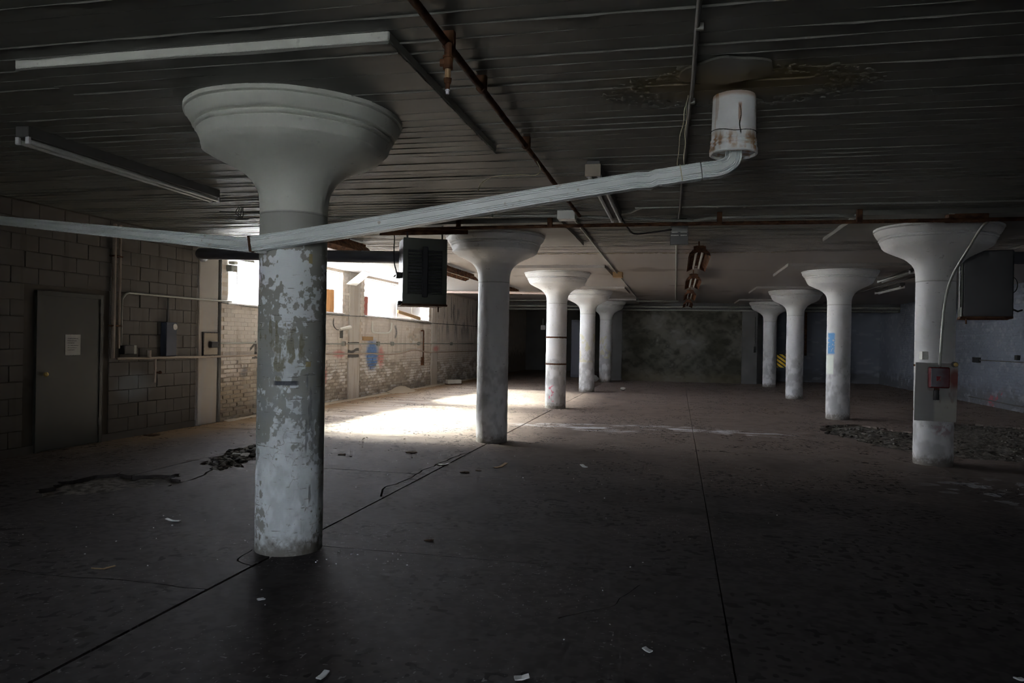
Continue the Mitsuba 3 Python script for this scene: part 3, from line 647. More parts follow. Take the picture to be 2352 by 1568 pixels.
def sweep_pt(section, path):      # frame carried along the bend
    p = np.asarray(path, float); t = np.gradient(p, axis=0); t /= np.linalg.norm(t, axis=1, keepdims=True)
    w = np.array([0, -1., 0]); s = np.asarray(section); n, k = len(s), len(p); v = []
    for i in range(k):
        ww = w-t[i]*(w@t[i]); ww /= np.linalg.norm(ww); u = np.cross(ww, t[i])
        v += list(p[i]+s[:, :1]*ww+s[:, 1:]*u)
    f = []
    for i in range(k-1):
        for j in range(n):
            q = [i*n+j, i*n+(j+1) % n, (i+1)*n+(j+1) % n, (i+1)*n+j]; f += [[q[0], q[1], q[2]], [q[0], q[2], q[3]]]
    m = M(v, f); m.fix_normals(); return m
part(gt, 'elbow', sweep_pt(gs*.98, smooth_path(el, 5)), 'gutter_metal', 25)
part(gt, 'strap', sweep(np.array([(-.042, -.054), (.042, -.054), (.042, .054), (-.042, .054)]), [P1, P1+(P0-P1)*.0055]), 'rust', 25, label='rusty strap at the corner')
tw = thing('twine', 'loop of thin pale twine holding up the pipe next to the bucket', 'string')
tp = np.array([-.0, 4.79, 2.565])
for dx, sd in ((-.018, 1), (.02, 2)):
    pts = [(tp[0]+.035+(dx-.035)*min(1, t*1.3)+.004*math.sin(t*17+sd), 4.93-.18*t, 3.10-.49*t) for t in np.linspace(0, 1, 26)]
    part(tw, 'strand', tube(pts, .0028, 5), 'twine_fibre')
part(tw, 'loop', sweep(np.array([(-.040, -.0525), (.040, -.0525), (.040, .0525), (-.040, .0525)]), [tp+np.array([.0, 0, .0]), tp+np.array([.006, 0, .001])]), 'twine_fibre')

# ------------------------------------------------------------------ ceiling pipes and conduits
sp = thing('sprinkler_pipe', 'rusty pipe running along the ceiling right of the nearest column', 'pipe')
part(sp, 'pipe', tube([(-1.19, y, 3.03) for y in np.linspace(-2, 9.0, 40)], .021, 12), 'rust', True)
for y in (3.72, 4.38, 5.75): part(sp, 'clamp', cat(box(-1.222, -1.158, y-.018, y+.018, 3.02, CZ-.006, .004), tube([(-1.19, y-.022, 3.03), (-1.19, y+.022, 3.03)], .028, 12)), 'rust', 30)
sh = thing('sprinkler_drop', 'short rusty drop fitting with a valve hanging from the ceiling pipe', 'pipe fitting')
X0, Y0 = -1.175, 3.66
part(sh, 'tee', cat(tube([(X0, Y0, 3.02), (X0, Y0, 2.895)], .02, 12), tube([(X0, Y0, 2.955), (X0, Y0, 2.945)], .027, 12), tube([(X0-.04, Y0-.01, 2.92), (X0+.0, Y0, 2.92)], .019, 10), tube([(X0, Y0, 2.94), (X0, Y0, 2.888)], .026, 12)), 'rust', 30)
part(sh, 'nipple', tube([(X0, Y0, 2.89), (X0, Y0, 2.835)], .0155, 12), 'raw_wood', 30, label='tan painted nipple')
part(sh, 'valve', cat(tube([(X0, Y0, 2.84), (X0, Y0, 2.815)], [.022, .018], 8), tube([(X0, Y0, 2.83), (X0, Y0, 2.785)], .012, 8)), 'rust', 30)
part(sh, 'tip', cat(tube([(X0, Y0, 2.79), (X0, Y0, 2.76)], .0095, 8), tube([(X0, Y0, 2.781), (X0, Y0, 2.776)], .013, 8)), 'white_plastic', 30)
cd = thing('ceiling_conduit', 'thin dark conduit running along the ceiling past the bucket to the hanging junction box', 'conduit')
part(cd, 'tube', tube([(.125-.014*y+.004*math.sin(y*3), y, 3.092) for y in np.linspace(-2, 9.75, 60)], .013, 8), 'dark_conduit', True)
for y in (3.85, 5.02, 7.0): part(cd, 'clip', cat(box(.125-.014*y-.012, .125-.014*y+.03, y-.012, y+.012, 3.075, CZ-.006, .003)), 'grey_conduit')
cd = thing('ceiling_conduit', 'pale conduit on the ceiling running from the hanging junction box to the far end', 'conduit')
part(cd, 'tube', tube([(-.04-.003*(y-10), y, 3.088) for y in np.linspace(9.9, 27.4, 60)], .017, 8), 'grey_conduit', True)
cd = thing('ceiling_conduit', 'pale conduit with square boxes on the ceiling along the right of the left column row', 'conduit')
part(cd, 'tube', tube([(-1.33-.006*(y-9.8), y, 3.085) for y in np.linspace(9.4, 27.9, 60)], .018, 8), 'grey_conduit', True)
part(cd, 'box', box(-1.47, -1.25, 9.02, 9.2, 3.0, CZ-.006, .006), 'white_enamel'); part(cd, 'box', box(-1.47, -1.25, 17.0, 17.3, 2.99, CZ-.006, .006), 'raw_wood')
cd = thing('cross_conduit', 'thin conduit crossing the ceiling at the far end of the left row', 'conduit'); scene[cd] = mikit.ply(tube([(x, 27.9, 3.06) for x in np.linspace(-7.7, 0, 12)], .017, 8), 'grey_conduit', True)
xp = thing('cross_pipe', 'long rusty pipe crossing the hall below the ceiling, in front of the second columns', 'pipe')
part(xp, 'pipe', tube([(x, 9.46+.02*math.sin(x), 2.985-.003*abs(x)) for x in np.linspace(-5.2, 7.9, 50)], .023, 10), 'rust', True)
for x in (-1.62, .47, 2.05): part(xp, 'hanger', box(x-.03, x+.03, 9.37, 9.44, 2.96, CZ-.006, .004), 'rust')
cd = thing('cross_conduit', 'pale conduit crossing the hall just above the long rusty pipe', 'conduit')
part(cd, 'tube', tube(smooth_path([(-5.0, 9.05, 3.07), (-3.5, 9.05, 3.07), (-1.5, 9.15, 3.06), (0, 9.62, 3.05), (.2, 9.62, 3.05), (.45, 9.45, 3.05), (1.6, 9.42, 3.05), (1.85, 9.46, 3.05), (2.1, 9.55, 3.03)], 6), .019, 8), 'grey_conduit', True)
for x in (-3.2, -2.3): part(cd, 'clip', box(x-.015, x+.015, 9.02, 9.09, 3.04, CZ-.006, .003), 'grey_conduit')
cd = thing('cross_conduit', 'thinner conduit with a bend on the ceiling, in front of the hanging junction box', 'conduit')
part(cd, 'tube', tube(smooth_path([(-.76, 9.2, 3.09), (-.6, 9.2, 3.09), (-.45, 8.95, 3.095), (-.2, 8.9, 3.092), (3, 8.95, 3.092), (7.9, 9.0, 3.092)], 8), .011, 8), 'grey_conduit', True)
for x in (.42, .72, 2.75): part(cd, 'clip', box(x-.012, x+.012, 8.91, 8.96, 3.08, CZ-.006, .003), 'grey_conduit')
jb = thing('junction_box', 'grey metal junction box hanging below the ceiling at the long pipe', 'junction box')
part(jb, 'body', cat(box(-.115, .105, 9.80, 9.90, 2.775, 3.1, .006)), 'dull_metal')
part(jb, 'cover', box(-.118, .108, 9.788, 9.80, 2.772, 2.93, .003), 'dark_conduit')
for i, (a, b, z) in enumerate([(-.10, -.02, 2.925), (.01, .09, 2.925), (-.11, -.01, 2.885), (.01, .09, 2.885)]): part(jb, 'bright_edge', box(a, b, 9.77, 9.79, z, z+.008), 'white_enamel')
cb = solo('black_cable', 'black cable sagging from the two-tube light to the junction box', 'cable', tube(smooth_path([(-.72, 9.2, 3.06), (-.66, 9.5, 2.98), (-.58, 9.75, 2.915), (-.4, 9.8, 2.93), (-.1, 9.8, 2.965)], 6), .011, 8), 'black_rubber', True)
hk = solo('ceiling_wires', 'bent wires dangling from the ceiling left of the nearest column', 'wire', cat(*[tube(smooth_path([(-5.35+.02*i, 8.3, 3.11), (-5.4+.03*i, 8.32, 3.03-.02*i), (-5.3-.04*i, 8.35, 2.96), (-5.22+.03*i, 8.4, 2.99)], 5), .006, 5) for i in range(4)], tube([(-5.75, 8.5, 3.09), (-5.0, 8.7, 3.085)], .008, 6)), 'dark_conduit')
solo('ceiling_wire', 'loose wire hanging under the ceiling above the pipe at the middle of the hall', 'wire', tube(smooth_path([(-1.62, 5.9, 2.72), (-1.6, 5.95, 2.80), (-1.5, 6.0, 2.86), (-1.3, 6.05, 2.88), (-1.18, 6.1, 2.885), (-1.14, 6.1, 2.93), (-1.17, 6.1, 3.0)], 6), .004, 5), 'twine_fibre')
solo('ceiling_batten', 'small tan strip stuck on the ceiling right of the bucket', 'strip', box(.33, .42, 6.6, 6.66, CZ-.02, CZ-.006, .002), 'sand')

# ------------------------------------------------------------------ fluorescent lights
def strip_light(x, y0, y1, lab, rusty=False, ang=0., w=.12, z=2.995, tubes=True, dark=False):
    f = thing('fluorescent_light', lab, 'light', 'dead fluorescent lights'); cx, cy = x, (y0+y1)/2; L = y1-y0
    R = lambda m: mv(rot(m, ang), cx, cy, z)
    part(f, 'housing', R(box(-w/2, w/2, -L/2, L/2, .03, CZ-z-.0 if not rusty else .09, .006)), 'rust' if rusty else 'dark_conduit' if dark else 'white_enamel')
    if rusty:
        for s in (-1, 1):
            sec = [(s*.04, .035), (s*.10, .025), (s*.145, -.02), (s*.165, -.075), (s*.160, -.075), (s*.138, -.014), (s*.095, .032), (s*.04, .042)]
            part(f, 'reflector', R(sweep(np.array(sec), [(0, -L/2, 0), (0, -L/6, 0), (0, L/6, 0), (0, L/2, 0)])), 'rust', 30)
        for q in (-L*.3, L*.3): part(f, 'hanger', R(box(-.012, .012, q-.012, q+.012, .085, CZ-z)), 'rust')
        part(f, 'end_plate', R(box(-.09, .09, -L/2-.012, -L/2, -.005, .08, .004)), 'rust')
    if tubes:
        for s in (-1, 1):
            part(f, 'lamp', R(tube([(s*.047, -L/2+.03, .0), (s*.047, L/2-.03, .0)], .019, 10)), 'lamp_tube', 40)
            for e in (-1, 1): part(f, 'lamp_holder', R(box(s*.047-.017, s*.047+.017, e*(L/2-.015)-.014, e*(L/2-.015)+.014, -.024, .035, .004)), 'white_plastic')
    return f
strip_light(-5.03, 4.85, 7.35, 'dark strip light on the ceiling at the far left, left of the nearest column', dark=True)
f = strip_light(-.76, 6.62, 9.2, 'two-tube strip light above the sloping pipe, right of the rusty ceiling pipe', dark=True)
part(f, 'end_plate', box(-.83, -.69, 6.595, 6.61, 2.97, 3.08, .004), 'sand', label='tan end plate')
strip_light(-5.25, 9.2, 11.75, 'strip light seen just right of the nearest column above the flue pipe', rusty=True, ang=-.02)
strip_light(-4.86, 14.85, 17.3, 'strip light between the unit heater and the column right of it', rusty=True)
strip_light(-4.86, 20.0, 22.45, 'strip light on the ceiling seen just right of the second left column', rusty=True)
for i, y in enumerate([11.6, 16.2, 20.95, 25.7]):
    strip_light(.30+.005*i, y, y+2.44, ['nearest', 'second', 'third', 'farthest'][i]+' of the rusty two-tube lights in line down the middle of the hall', rusty=True, z=2.90)
strip_light(4.5, 16.1, 18.5, 'dark strip light on the ceiling just left of the column with the switch box', dark=True)
strip_light(5.4, 20.1, 22.5, 'dark strip light deeper in the right aisle, nearer the right wall', dark=True)
solo('ceiling_pipe', 'pinkish pipe below the ceiling beyond the unit heater', 'pipe', tube([(-7.7, 20.1, 2.86), (-3.6, 20.6, 2.86)], .035, 10), 'faded_pink', True)
solo('side_conduit', 'slanting rod from the ceiling to the column beside the unit heater', 'rod', tube([(-3.55, 11.9, 3.0), (-2.92, 11.4, 2.45)], .012, 8), 'grey_conduit', True)

# ------------------------------------------------------------------ unit heaters
def heater(x, y, z0, ang, lab, D=.42):
    h = thing('unit_heater', lab, 'heater'); W, H = .60, .90
    R = lambda m: mv(rot(m, ang), x, y, z0)
    body = cat(box(-W/2, W/2, 0, D, 0, H, .014))
    part(h, 'cabinet', R(body), 'heater_black', 30)
    fr = cat(box(-W/2, W/2, -.02, .0, .74, H, .006), box(-W/2, W/2, -.02, 0, 0, .145, .006), box(-W/2, -.235, -.02, 0, .145, .74), box(.235, W/2, -.02, 0, .145, .74))
    part(h, 'front_frame', R(fr), 'heater_front', 30, label='grey metal front frame')
    part(h, 'centre_bar', R(box(-.04, .04, -.032, -.005, .10, .79, .012)), 'heater_black', 30)
    for s in (-1, 1):
        for q in range(13):
            zz = .165+q*.0445
            a = rot(box(-.09, .09, -.018, .018, -.0025, .0025), .75, (1, 0, 0))
            part(h, 'louver', R(mv(a, s*.1365, -.005, zz)), 'heater_front')
        for q in (-.045, 0, .045): part(h, 'louver_rod', R(box(s*.1365+q-.003, s*.1365+q+.003, .014, .02, .14, .75)), 'dark_conduit')
    part(h, 'bottom_lip', R(cat(box(-W/2-.012, W/2+.012, -.03, D, -.018, .012, .005))), 'rust', 30, label='rusty bottom lip')
    part(h, 'drain_stub', R(tube([(.2, .05, 0), (.2, .05, -.09)], .010, 8)), 'rust', 30)
    part(h, 'control_box', R(cat(box(-W/2-.07, -W/2, .1, .2, .36, .44, .01), box(-W/2-.05, -W/2, .05, .16, -.01, .05, .01))), 'black_rubber', 30)
    for q in (-.24, .24):
        part(h, 'hanger', R(tube([(q, .05, H-.01), (q, .05, CZ-z0)], .011, 8)), 'heater_black', 30)
    return h, R
h, R = heater(-3.365, 9.62, 1.97, .50, 'dark unit heater with louvred front hanging left of the second column')
part(h, 'gas_pipe', tube(smooth_path([(-3.86, 9.72, 3.1), (-3.86, 9.74, 2.9), (-3.87, 9.76, 2.6), (-3.83, 9.76, 2.42), (-3.86, 9.74, 2.36)], 5), .008, 6), 'black_rubber', True)
solo('heater_bracket', 'dark steel angle under the ceiling that the unit heater hangs from', 'bracket', cat(box(-4.0, -2.75, 9.50, 9.56, 2.955, 2.965), box(-4.0, -2.75, 9.55, 9.56, 2.91, 2.965), box(-3.95, -3.9, 9.5, 9.56, 2.96, CZ), box(-2.9, -2.85, 9.5, 9.56, 2.96, CZ)), 'rust')
fl = thing('flue_pipe', 'dark round flue pipe running from the unit heater to the left wall', 'pipe')
fa, fb = np.array([-3.70, 10.0, 2.657]), np.array([-7.22, 10.42, 2.79])
part(fl, 'pipe', tube([fa+(fb-fa)*t for t in np.linspace(0, 1, 12)], .088, 24), 'flue_metal', 40)
for t in (.22, .52, .80): part(fl, 'joint', tube([fa+(fb-fa)*t, fa+(fb-fa)*(t+.006)], .091, 24), 'flue_metal', 40)
part(fl, 'elbow', tube(smooth_path([fb+(fa-fb)*.01, fb+np.array([-.12, .03, .01]), fb+np.array([-.24, .14, .02]), fb+np.array([-.33, .32, .02]), fb+np.array([-.46, .5, .02])], 5), .09, 24), 'flue_metal', 40)
h2, R2 = heater(3.86, 11.55, 1.93, -1.83, 'nearly black unit heater hanging behind the column with the switch box', .58)
part(h2, 'cable_loop', cat(tube([(4.45+.05*math.cos(a), 11.4, 2.38+.10*math.sin(a)) for a in np.linspace(0, 6.3, 20)], .006, 6), tube([(4.42, 11.4, 2.06), (4.50, 11.38, 2.02), (4.55, 11.36, 2.04)], .014, 6)), 'black_rubber')
fl = thing('flue_pipe', 'dark flue pipe leaving the right unit heater towards the right wall', 'pipe')
part(fl, 'pipe', tube([(4.3, 11.85, 2.80), (8.0, 12.6, 2.86)], .088, 20), 'flue_metal', 40)

# ------------------------------------------------------------------ things on the left wall
def wx(d): return XL+d
d1 = struct('door_1', label='dark metal door in the block wall with a paper notice')
part(d1, 'leaf', box(XL-.03, XL+.015, DY0+.05, DY1-.05, .01, DZ-.05, .006), 'door_paint')
part(d1, 'frame', cat(box(XL-.04, XL+.03, DY0, DY0+.055, 0, DZ), box(XL-.04, XL+.03, DY1-.055, DY1, 0, DZ), box(XL-.04, XL+.03, DY0, DY1, DZ-.055, DZ)), 'door_paint')
for z in (.25, 1.0, 1.78): part(d1, 'hinge', tube([(XL+.022, DY1-.05, z), (XL+.022, DY1-.05, z+.1)], .010, 8), 'dark_conduit')
part(d1, 'knob', mv(trimesh.creation.icosphere(2, .03), XL+.06, DY0+.12, .98), 'brass', True)
pn = thing('paper_notice', 'white paper notice pinned on the dark door', 'notice')
part(pn, 'sheet', mv(rot(box(0, .002, 8.215, 8.47, 1.215, 1.485), 0), XL+.017, 0, 0), 'paper')
for i in range(6): part(pn, 'line', box(XL+.0192, XL+.0196, 8.25, 8.43-.03*(i % 3), 1.43-.03*i, 1.437-.03*i), 'ink')
el_ = thing('electric_panel', 'tall narrow dark blue electric panel on the block wall', 'electric panel')
part(el_, 'cabinet', box(XL, XL+.11, 10.06, 10.31, 1.175, 1.70, .01), 'dark_blue_metal')
part(el_, 'dial_plate', tube([(XL+.108, 10.26, 1.63), (XL+.114, 10.26, 1.63)], .05, 16), 'white_enamel', label='pale round plate')
part(el_, 'riser', tube([(XL+.04, 10.18, 1.69), (XL+.04, 10.18, 2.08)], .016, 8), 'dark_conduit')
wc = thing('wall_conduit', 'thin grey conduit bending from the floor riser along the block wall to the window', 'conduit')
scene[wc] = mikit.ply(tube(smooth_path([(wx(.03), 9.2, 1.34), (wx(.03), 9.2, 1.92), (wx(.03), 9.22, 2.02), (wx(.03), 9.32, 2.095), (wx(.03), 9.5, 2.10), (wx(.03), 11.0, 2.105), (wx(.06), 11.3, 2.105), (wx(.05), 11.85, 2.11)], 6), .016, 8), 'grey_conduit', True)
vp = thing('wall_pipe', 'pair of vertical rusty pipes on the block wall right of the door', 'pipe')
part(vp, 'pipe', tube([(wx(.05), 9.02, 1.16), (wx(.05), 9.02, 3.05)], .028, 10), 'wall_pipe_paint', True); part(vp, 'pipe', tube([(wx(.05), 9.13, 1.30), (wx(.05), 9.13, 3.05)], .02, 10), 'wall_pipe_paint', True)
for z in (1.62, 2.6): part(vp, 'bracket', box(wx(0), wx(.07), 8.98, 9.17, z-.012, z+.012, .003), 'rust')
sb = thing('switch_box', 'black switch box beside the rusty wall pipes', 'switch box'); part(sb, 'case', box(wx(0), wx(.09), 9.2, 9.40, 1.215, 1.345, .008), 'black_rubber'); part(sb, 'side_plate', box(wx(0), wx(.03), 9.42, 9.52, 1.215, 1.345, .004), 'dull_metal')
lp = thing('wall_pipe', 'long rusty pipe running low along the whole left wall, bulging over the bare brick', 'pipe')
part(lp, 'pipe', tube(smooth_path([(wx(.09), y, z) for y, z in [(9.06, 1.155), (10.5, 1.15), (11.54, 1.147), (13, 1.15), (15.5, 1.13), (18.0, 1.115), (19.2, 1.075), (20.2, 1.11), (21.1, 1.18), (21.8, 1.15), (22.5, 1.095), (24, 1.09), (28.3, 1.08), (30.1, 1.08)]], 6), .019, 10), 'wall_pipe_paint', True)
part(lp, 'tee', tube([(wx(.09), 9.70, 1.15), (wx(.09), 9.70, 1.27)], .035, 8), 'wall_pipe_paint', True)
dp = thing('drain_pipe', 'short rusty pipe with a tap dropping from the low wall pipe beside the electric panel', 'pipe')
part(dp, 'pipe', tube([(wx(.09), 9.84, 1.15), (wx(.09), 9.84, .78)], .02, 8), 'wall_pipe_paint', True); part(dp, 'tap', cat(tube([(wx(.09), 9.84, .93), (wx(.12), 9.95, .93)], .014, 8), mv(trimesh.creation.icosphere(1, .025), wx(.11), 9.93, .93)), 'rust')
uc = thing('wall_conduit', 'thin conduit with outlet boxes along the brick wall above the rusty pipe', 'conduit')
part(uc, 'tube', tube([(wx(.03), y, z) for y, z in [(11.4, 1.372), (12.77, 1.38), (15.54, 1.36), (18.7, 1.369), (23.5, 1.37), (28, 1.37)]], .015, 8), 'grey_conduit', True)
for y in (16.487, 18.571, 19.589, 21.769, 25.148): part(uc, 'outlet_box', box(wx(0), wx(.06), y-.07, y+.07, 1.315, 1.425, .01), 'dull_metal')
ap = thing('access_plate', 'square tan plate with a black box set on the concrete pilaster', 'wall plate')
part(ap, 'plate', box(wx(.035), wx(.055), 11.06, 11.46, 1.175, 1.55, .004), 'faded_tan'); part(ap, 'rim', cat(box(wx(.035), wx(.065), 11.045, 11.065, 1.165, 1.565), box(wx(.035), wx(.065), 11.045, 11.47, 1.16, 1.178), box(wx(.035), wx(.065), 11.045, 11.47, 1.548, 1.565)), 'black_rubber')
part(ap, 'black_box', box(wx(.055), wx(.12), 11.2, 11.39, 1.30, 1.405, .008), 'black_rubber')
solo('wall_pipe', 'dark vertical pipe in the corner between pilaster and brick', 'pipe', cat(tube([(wx(.03), 11.53, .02), (wx(.03), 11.53, 3.1)], .032, 8), box(wx(-.01), wx(.03), 11.51, 11.6, .02, 1.12)), 'dark_conduit', True)
ub = thing('wall_conduit', 'white U-shaped conduit on the brick below the second window', 'conduit')
scene[ub] = mikit.ply(tube(smooth_path([(wx(.03), 18.17, 1.95), (wx(.03), 18.17, 1.72), (wx(.03), 18.24, 1.67), (wx(.03), 18.45, 1.655), (wx(.05), 19.1, 1.66), (wx(.07), 19.3, 1.70), (wx(.08), 19.375, 1.80), (wx(.08), 19.375, 1.95)], 6), .024, 10), 'white_enamel', True)
wl = thing('wall_lamp', 'small white lamp on a bracket with a thin wire left of the black-barred pilaster', 'lamp')
part(wl, 'head', tube([(wx(.08), 16.15, 1.70), (wx(.14), 16.58, 1.765)], [.035, .05], 12), 'white_enamel', 40)
part(wl, 'wire', tube(smooth_path([(wx(.02), 15.95, 1.95), (wx(.02), 15.97, 1.78), (wx(.03), 16.1, 1.70), (wx(.06), 16.2, 1.70)], 5), .01, 6), 'dark_conduit')
part(wl, 'stain_bracket', box(wx(0), wx(.05), 16.32, 16.40, 1.50, 1.69, .005), 'dark_conduit')
solo('rusty_rod', 'thin rusty vertical rod against the crumbling brick below the second window', 'rod', cat(tube(smooth_path([(wx(.04), 21.95, 1.77), (wx(.05), 22.12, 1.77), (wx(.05), 22.14, 1.6), (wx(.05), 22.15, .95)], 5), .022, 8), box(wx(.0), wx(.06), 22.05, 22.2, .70, .95)), 'rust', 30)
solo('wood_scrap', 'weathered brown wood scrap fixed to the brick above the blue spray paint', 'wood', mv(rot(box(0, .04, 0, .62, -.05, .05, .006), .0), wx(0), 17.6, 1.50), 'raw_wood')
solo('upright_board', 'orange plywood board standing on the sill of the nearer window', 'board', mv(rot(box(0, .03, 0, .36, 0, .52, .003), -.15), XL-.07, 15.62, 2.095), 'orange_wood')
solo('upright_board', 'dull red board at the near edge of the second window', 'board', box(XL-.06, XL-.03, 17.74, 18.0, 2.095, 2.58, .003), 'red_board')
solo('fallen_plank', 'notched brown plank lying tilted on the sill of the second window', 'board', mv(rot(cat(box(0, .05, 0, 1.9, 0, .09, .006)), -.075, (1, 0, 0)), XL-.09, 20.2, 2.245), 'raw_wood')
solo('plastic_sheet', 'pale translucent plastic sheet filling the far end of the second window', 'sheet', box(XL-.20, XL-.19, 19.9, 22.45, 2.11, 2.60), 'white_plastic')
flap = thing('hanging_flap', 'flat pale metal sheet slanting up in front of the pilaster between the windows', 'metal sheet')
fq = np.array([[-7.74, 16.52, 2.80], [-7.74, 17.08, 2.80], [-7.03, 16.33, 3.05], [-7.03, 15.85, 3.045]]); fn = np.cross(fq[1]-fq[0], fq[3]-fq[0]); fn /= np.linalg.norm(fn)
scene[flap] = mikit.ply(trimesh.convex.convex_hull(np.vstack([fq, fq+fn*.012])), 'white_enamel')
lsn = thing('lamp_shade', 'bright white lamp reflector hanging under the flue pipe by the nearer window', 'lamp')
scene[lsn] = mikit.ply(sweep(np.array([(-.07, 0), (.07, 0), (.05, .05), (-.05, .05)]), [(-7.18, 10.62, 2.745), (-7.15, 11.0, 2.75), (-7.12, 11.45, 2.755)]), 'white_enamel')
wbk = thing('wall_bracket', 'small dark bracket with a pale cap at the top corner of the nearer window', 'bracket')
part(wbk, 'arm', box(XL-.01, XL+.10, 11.76, 11.95, 2.64, 2.76, .01), 'dull_metal'); part(wbk, 'cap', box(XL+.02, XL+.14, 11.78, 11.9, 2.77, 2.83, .01), 'white_enamel')

# ------------------------------------------------------------------ things on and near the right column, right wall
sbx = thing('switch_board', 'grey stained plywood board strapped to the front of the right column', 'board')
part(sbx, 'plywood', mv(rot(box(-.245, .245, 0, .02, -.37, .37, .003), .017, (0, 1, 0)), 3.203, 10.39, .945), 'grey_plywood')
part(sbx, 'strap', mv(lathe([(.236, 1.262), (.2385, 1.264), (.2385, 1.286), (.236, 1.288)], 48, cap=False), CRX, CRY0), 'rust', 30, label='rusty strap'); part(sbx, 'strap', mv(lathe([(.236, .69), (.2385, .692), (.2385, .708), (.236, .71)], 48, cap=False), CRX, CRY0), 'rust', 30, label='rusty strap')
rb = thing('red_switch_box', 'dull grey and red safety switch on the plywood board', 'switch box')
part(rb, 'case', box(3.10, 3.335, 10.30, 10.385, 1.0, 1.265, .014), 'red_paint', 30); part(rb, 'cover', box(3.115, 3.318, 10.292, 10.302, 1.018, 1.25, .004), 'grey_box', 30); part(rb, 'label_plate', box(3.175, 3.225, 10.288, 10.294, 1.09, 1.15, .002), 'label_red', label='small red plate'); part(rb, 'label_mark', tube([(3.19, 10.287, 1.095), (3.215, 10.287, 1.105), (3.22, 10.287, 1.135)], .004, 5), 'sand', label='pale curved mark on the plate')
pg = thing('plug', 'black plug hanging under the red switch box', 'plug'); part(pg, 'body', tube([(3.195, 10.35, .975), (3.195, 10.35, .85)], [.030, .034], 14), 'black_rubber', 40); part(pg, 'neck', box(3.175, 3.225, 10.33, 10.38, .965, 1.0, .004), 'rust')
solo('small_box', 'small pale metal box above the plywood board on the right column', 'box', box(3.02, 3.095, 10.34, 10.46, 1.355, 1.46, .005), 'white_enamel')
bb = thing('brass_bulb', 'small brass lamp head at the top right corner of the plywood board', 'lamp'); part(bb, 'bulb', mv(trimesh.creation.icosphere(2, .026), 3.405, 10.33, 1.30), 'brass', True); part(bb, 'ring', tube([(3.405, 10.39, 1.30), (3.405, 10.35, 1.30)], .036, 14), 'dark_conduit', 40)
cd = thing('riser_conduit', 'bent grey conduit climbing the right column from the red switch box to the ceiling', 'conduit')
part(cd, 'tube', tube(smooth_path([(3.235, 10.37, 1.26), (3.245, 10.37, 1.5), (3.275, 10.36, 2.05), (3.335, 10.30, 2.40), (3.43, 10.05, 2.72), (3.48, 9.82, 2.93), (3.53, 9.75, 3.0)], 8), .016, 10), 'grey_conduit', True)
part(cd, 'box', box(3.03, 3.45, 9.50, 9.64, 2.97, CZ-.006, .006), 'rust', label='rusty box on the ceiling'); [part(cd, 'white_tab', box(3.03, 3.09, 9.485, 9.50, z, z+.02), 'white_enamel') for z in (2.98, 3.05)]
wcr = thing('wall_conduit', 'thin conduit with small boxes along the white right wall', 'conduit')
part(wcr, 'tube', tube([(XR-.03, y, 1.20) for y in np.linspace(17, 22.8, 8)], .014, 8), 'dark_conduit'); part(wcr, 'box', box(XR-.08, XR, 22.55, 22.95, 1.13, 1.27, .006), 'black_rubber'); part(wcr, 'box', box(XR-.08, XR, 20.15, 20.3, 1.25, 1.37, .006), 'black_rubber')
solo('skirting_pipe', 'thin dark pipe running along the foot of the right wall', 'pipe', tube([(XR-.05, y, .16-.012*(22-y)*.6) for y in np.linspace(15, 23.2, 8)], .018, 8), 'dark_conduit', True)
solo('tray_conduit', 'dark conduit under the ceiling along the right aisle', 'conduit', tube([(5.0, y, 3.05) for y in np.linspace(12, 28, 12)], .02, 8), 'dark_conduit', True)

# ------------------------------------------------------------------ far end
fp = thing('far_pipe', 'pipes crossing below the ceiling in front of the far stained wall', 'pipe')
for y, z, r in ((29.6, 2.93, .04), (29.9, 2.82, .03)): part(fp, 'pipe', tube([(-7.6, y, z), (7.9, y, z)], r, 8), 'grey_conduit', True)
solo('hazard_board', 'board with yellow and black diagonal stripes between the two farthest right columns', 'sign', box(3.72, 4.2, 30.12, 30.16, .66, 1.17, .004), 'hazard_paint')
rp = solo('rusty_riser', 'rusty vertical pipe in front of the pale wall inside the right opening', 'pipe', tube([(5.15, 32.7, 1.1), (5.15, 32.7, 3.1)], .05, 8), 'rust', True)
ph = thing('wall_phone', 'dark pendant control hanging on its cable by the far right pilaster', 'control'); part(ph, 'handset', box(2.86, 2.94, YF-.16, YF-.09, 1.22, 1.45, .01), 'black_rubber'); part(ph, 'cord', tube([(2.9, YF-.12, 1.44), (2.9, YF-.11, 2.6)], .01, 6), 'black_rubber')
cr = thing('white_cabinet', 'pale tall cabinet in the dark left room, between the third and fourth columns', 'cabinet'); part(cr, 'body', box(-4.45, -3.9, 31.6, 32.2, 0, 2.45, .02), 'slate_blue'); part(cr, 'door', box(-4.43, -3.92, 31.58, 31.6, .1, 2.4, .01), 'slate_blue')
od = solo('orange_cabinet', 'orange-brown board standing in the dark left room, right of the pale cabinet', 'board', box(-3.85, -3.5, 31.9, 31.98, 0, 2.0, .01), 'orange_wood')
wb_ = solo('hanging_tag', 'tiny pale tag hanging high in the dark left opening', 'tag', cat(box(-5.75, -5.55, 31.5, 31.52, 2.0, 2.2, .02), tube([(-5.65, 31.5, 2.2), (-5.65, 31.5, 2.5)], .01, 5)), 'white_plastic')
for k in range(3):
    solo('concrete_chunk', ['pale lump of concrete at the foot of the farthest left column', 'pale lump left of the foot of the farthest left column', 'pale lump lying on the floor right of the fourth left column'][k], 'rubble', mv(rock([.19, .12, .09][k], 11+k, .7), *[(-3.08, 28.2), (-3.5, 28.5), (-1.65, 23.6)][k], 0), 'chalk_rubble', group='pale lumps of concrete')

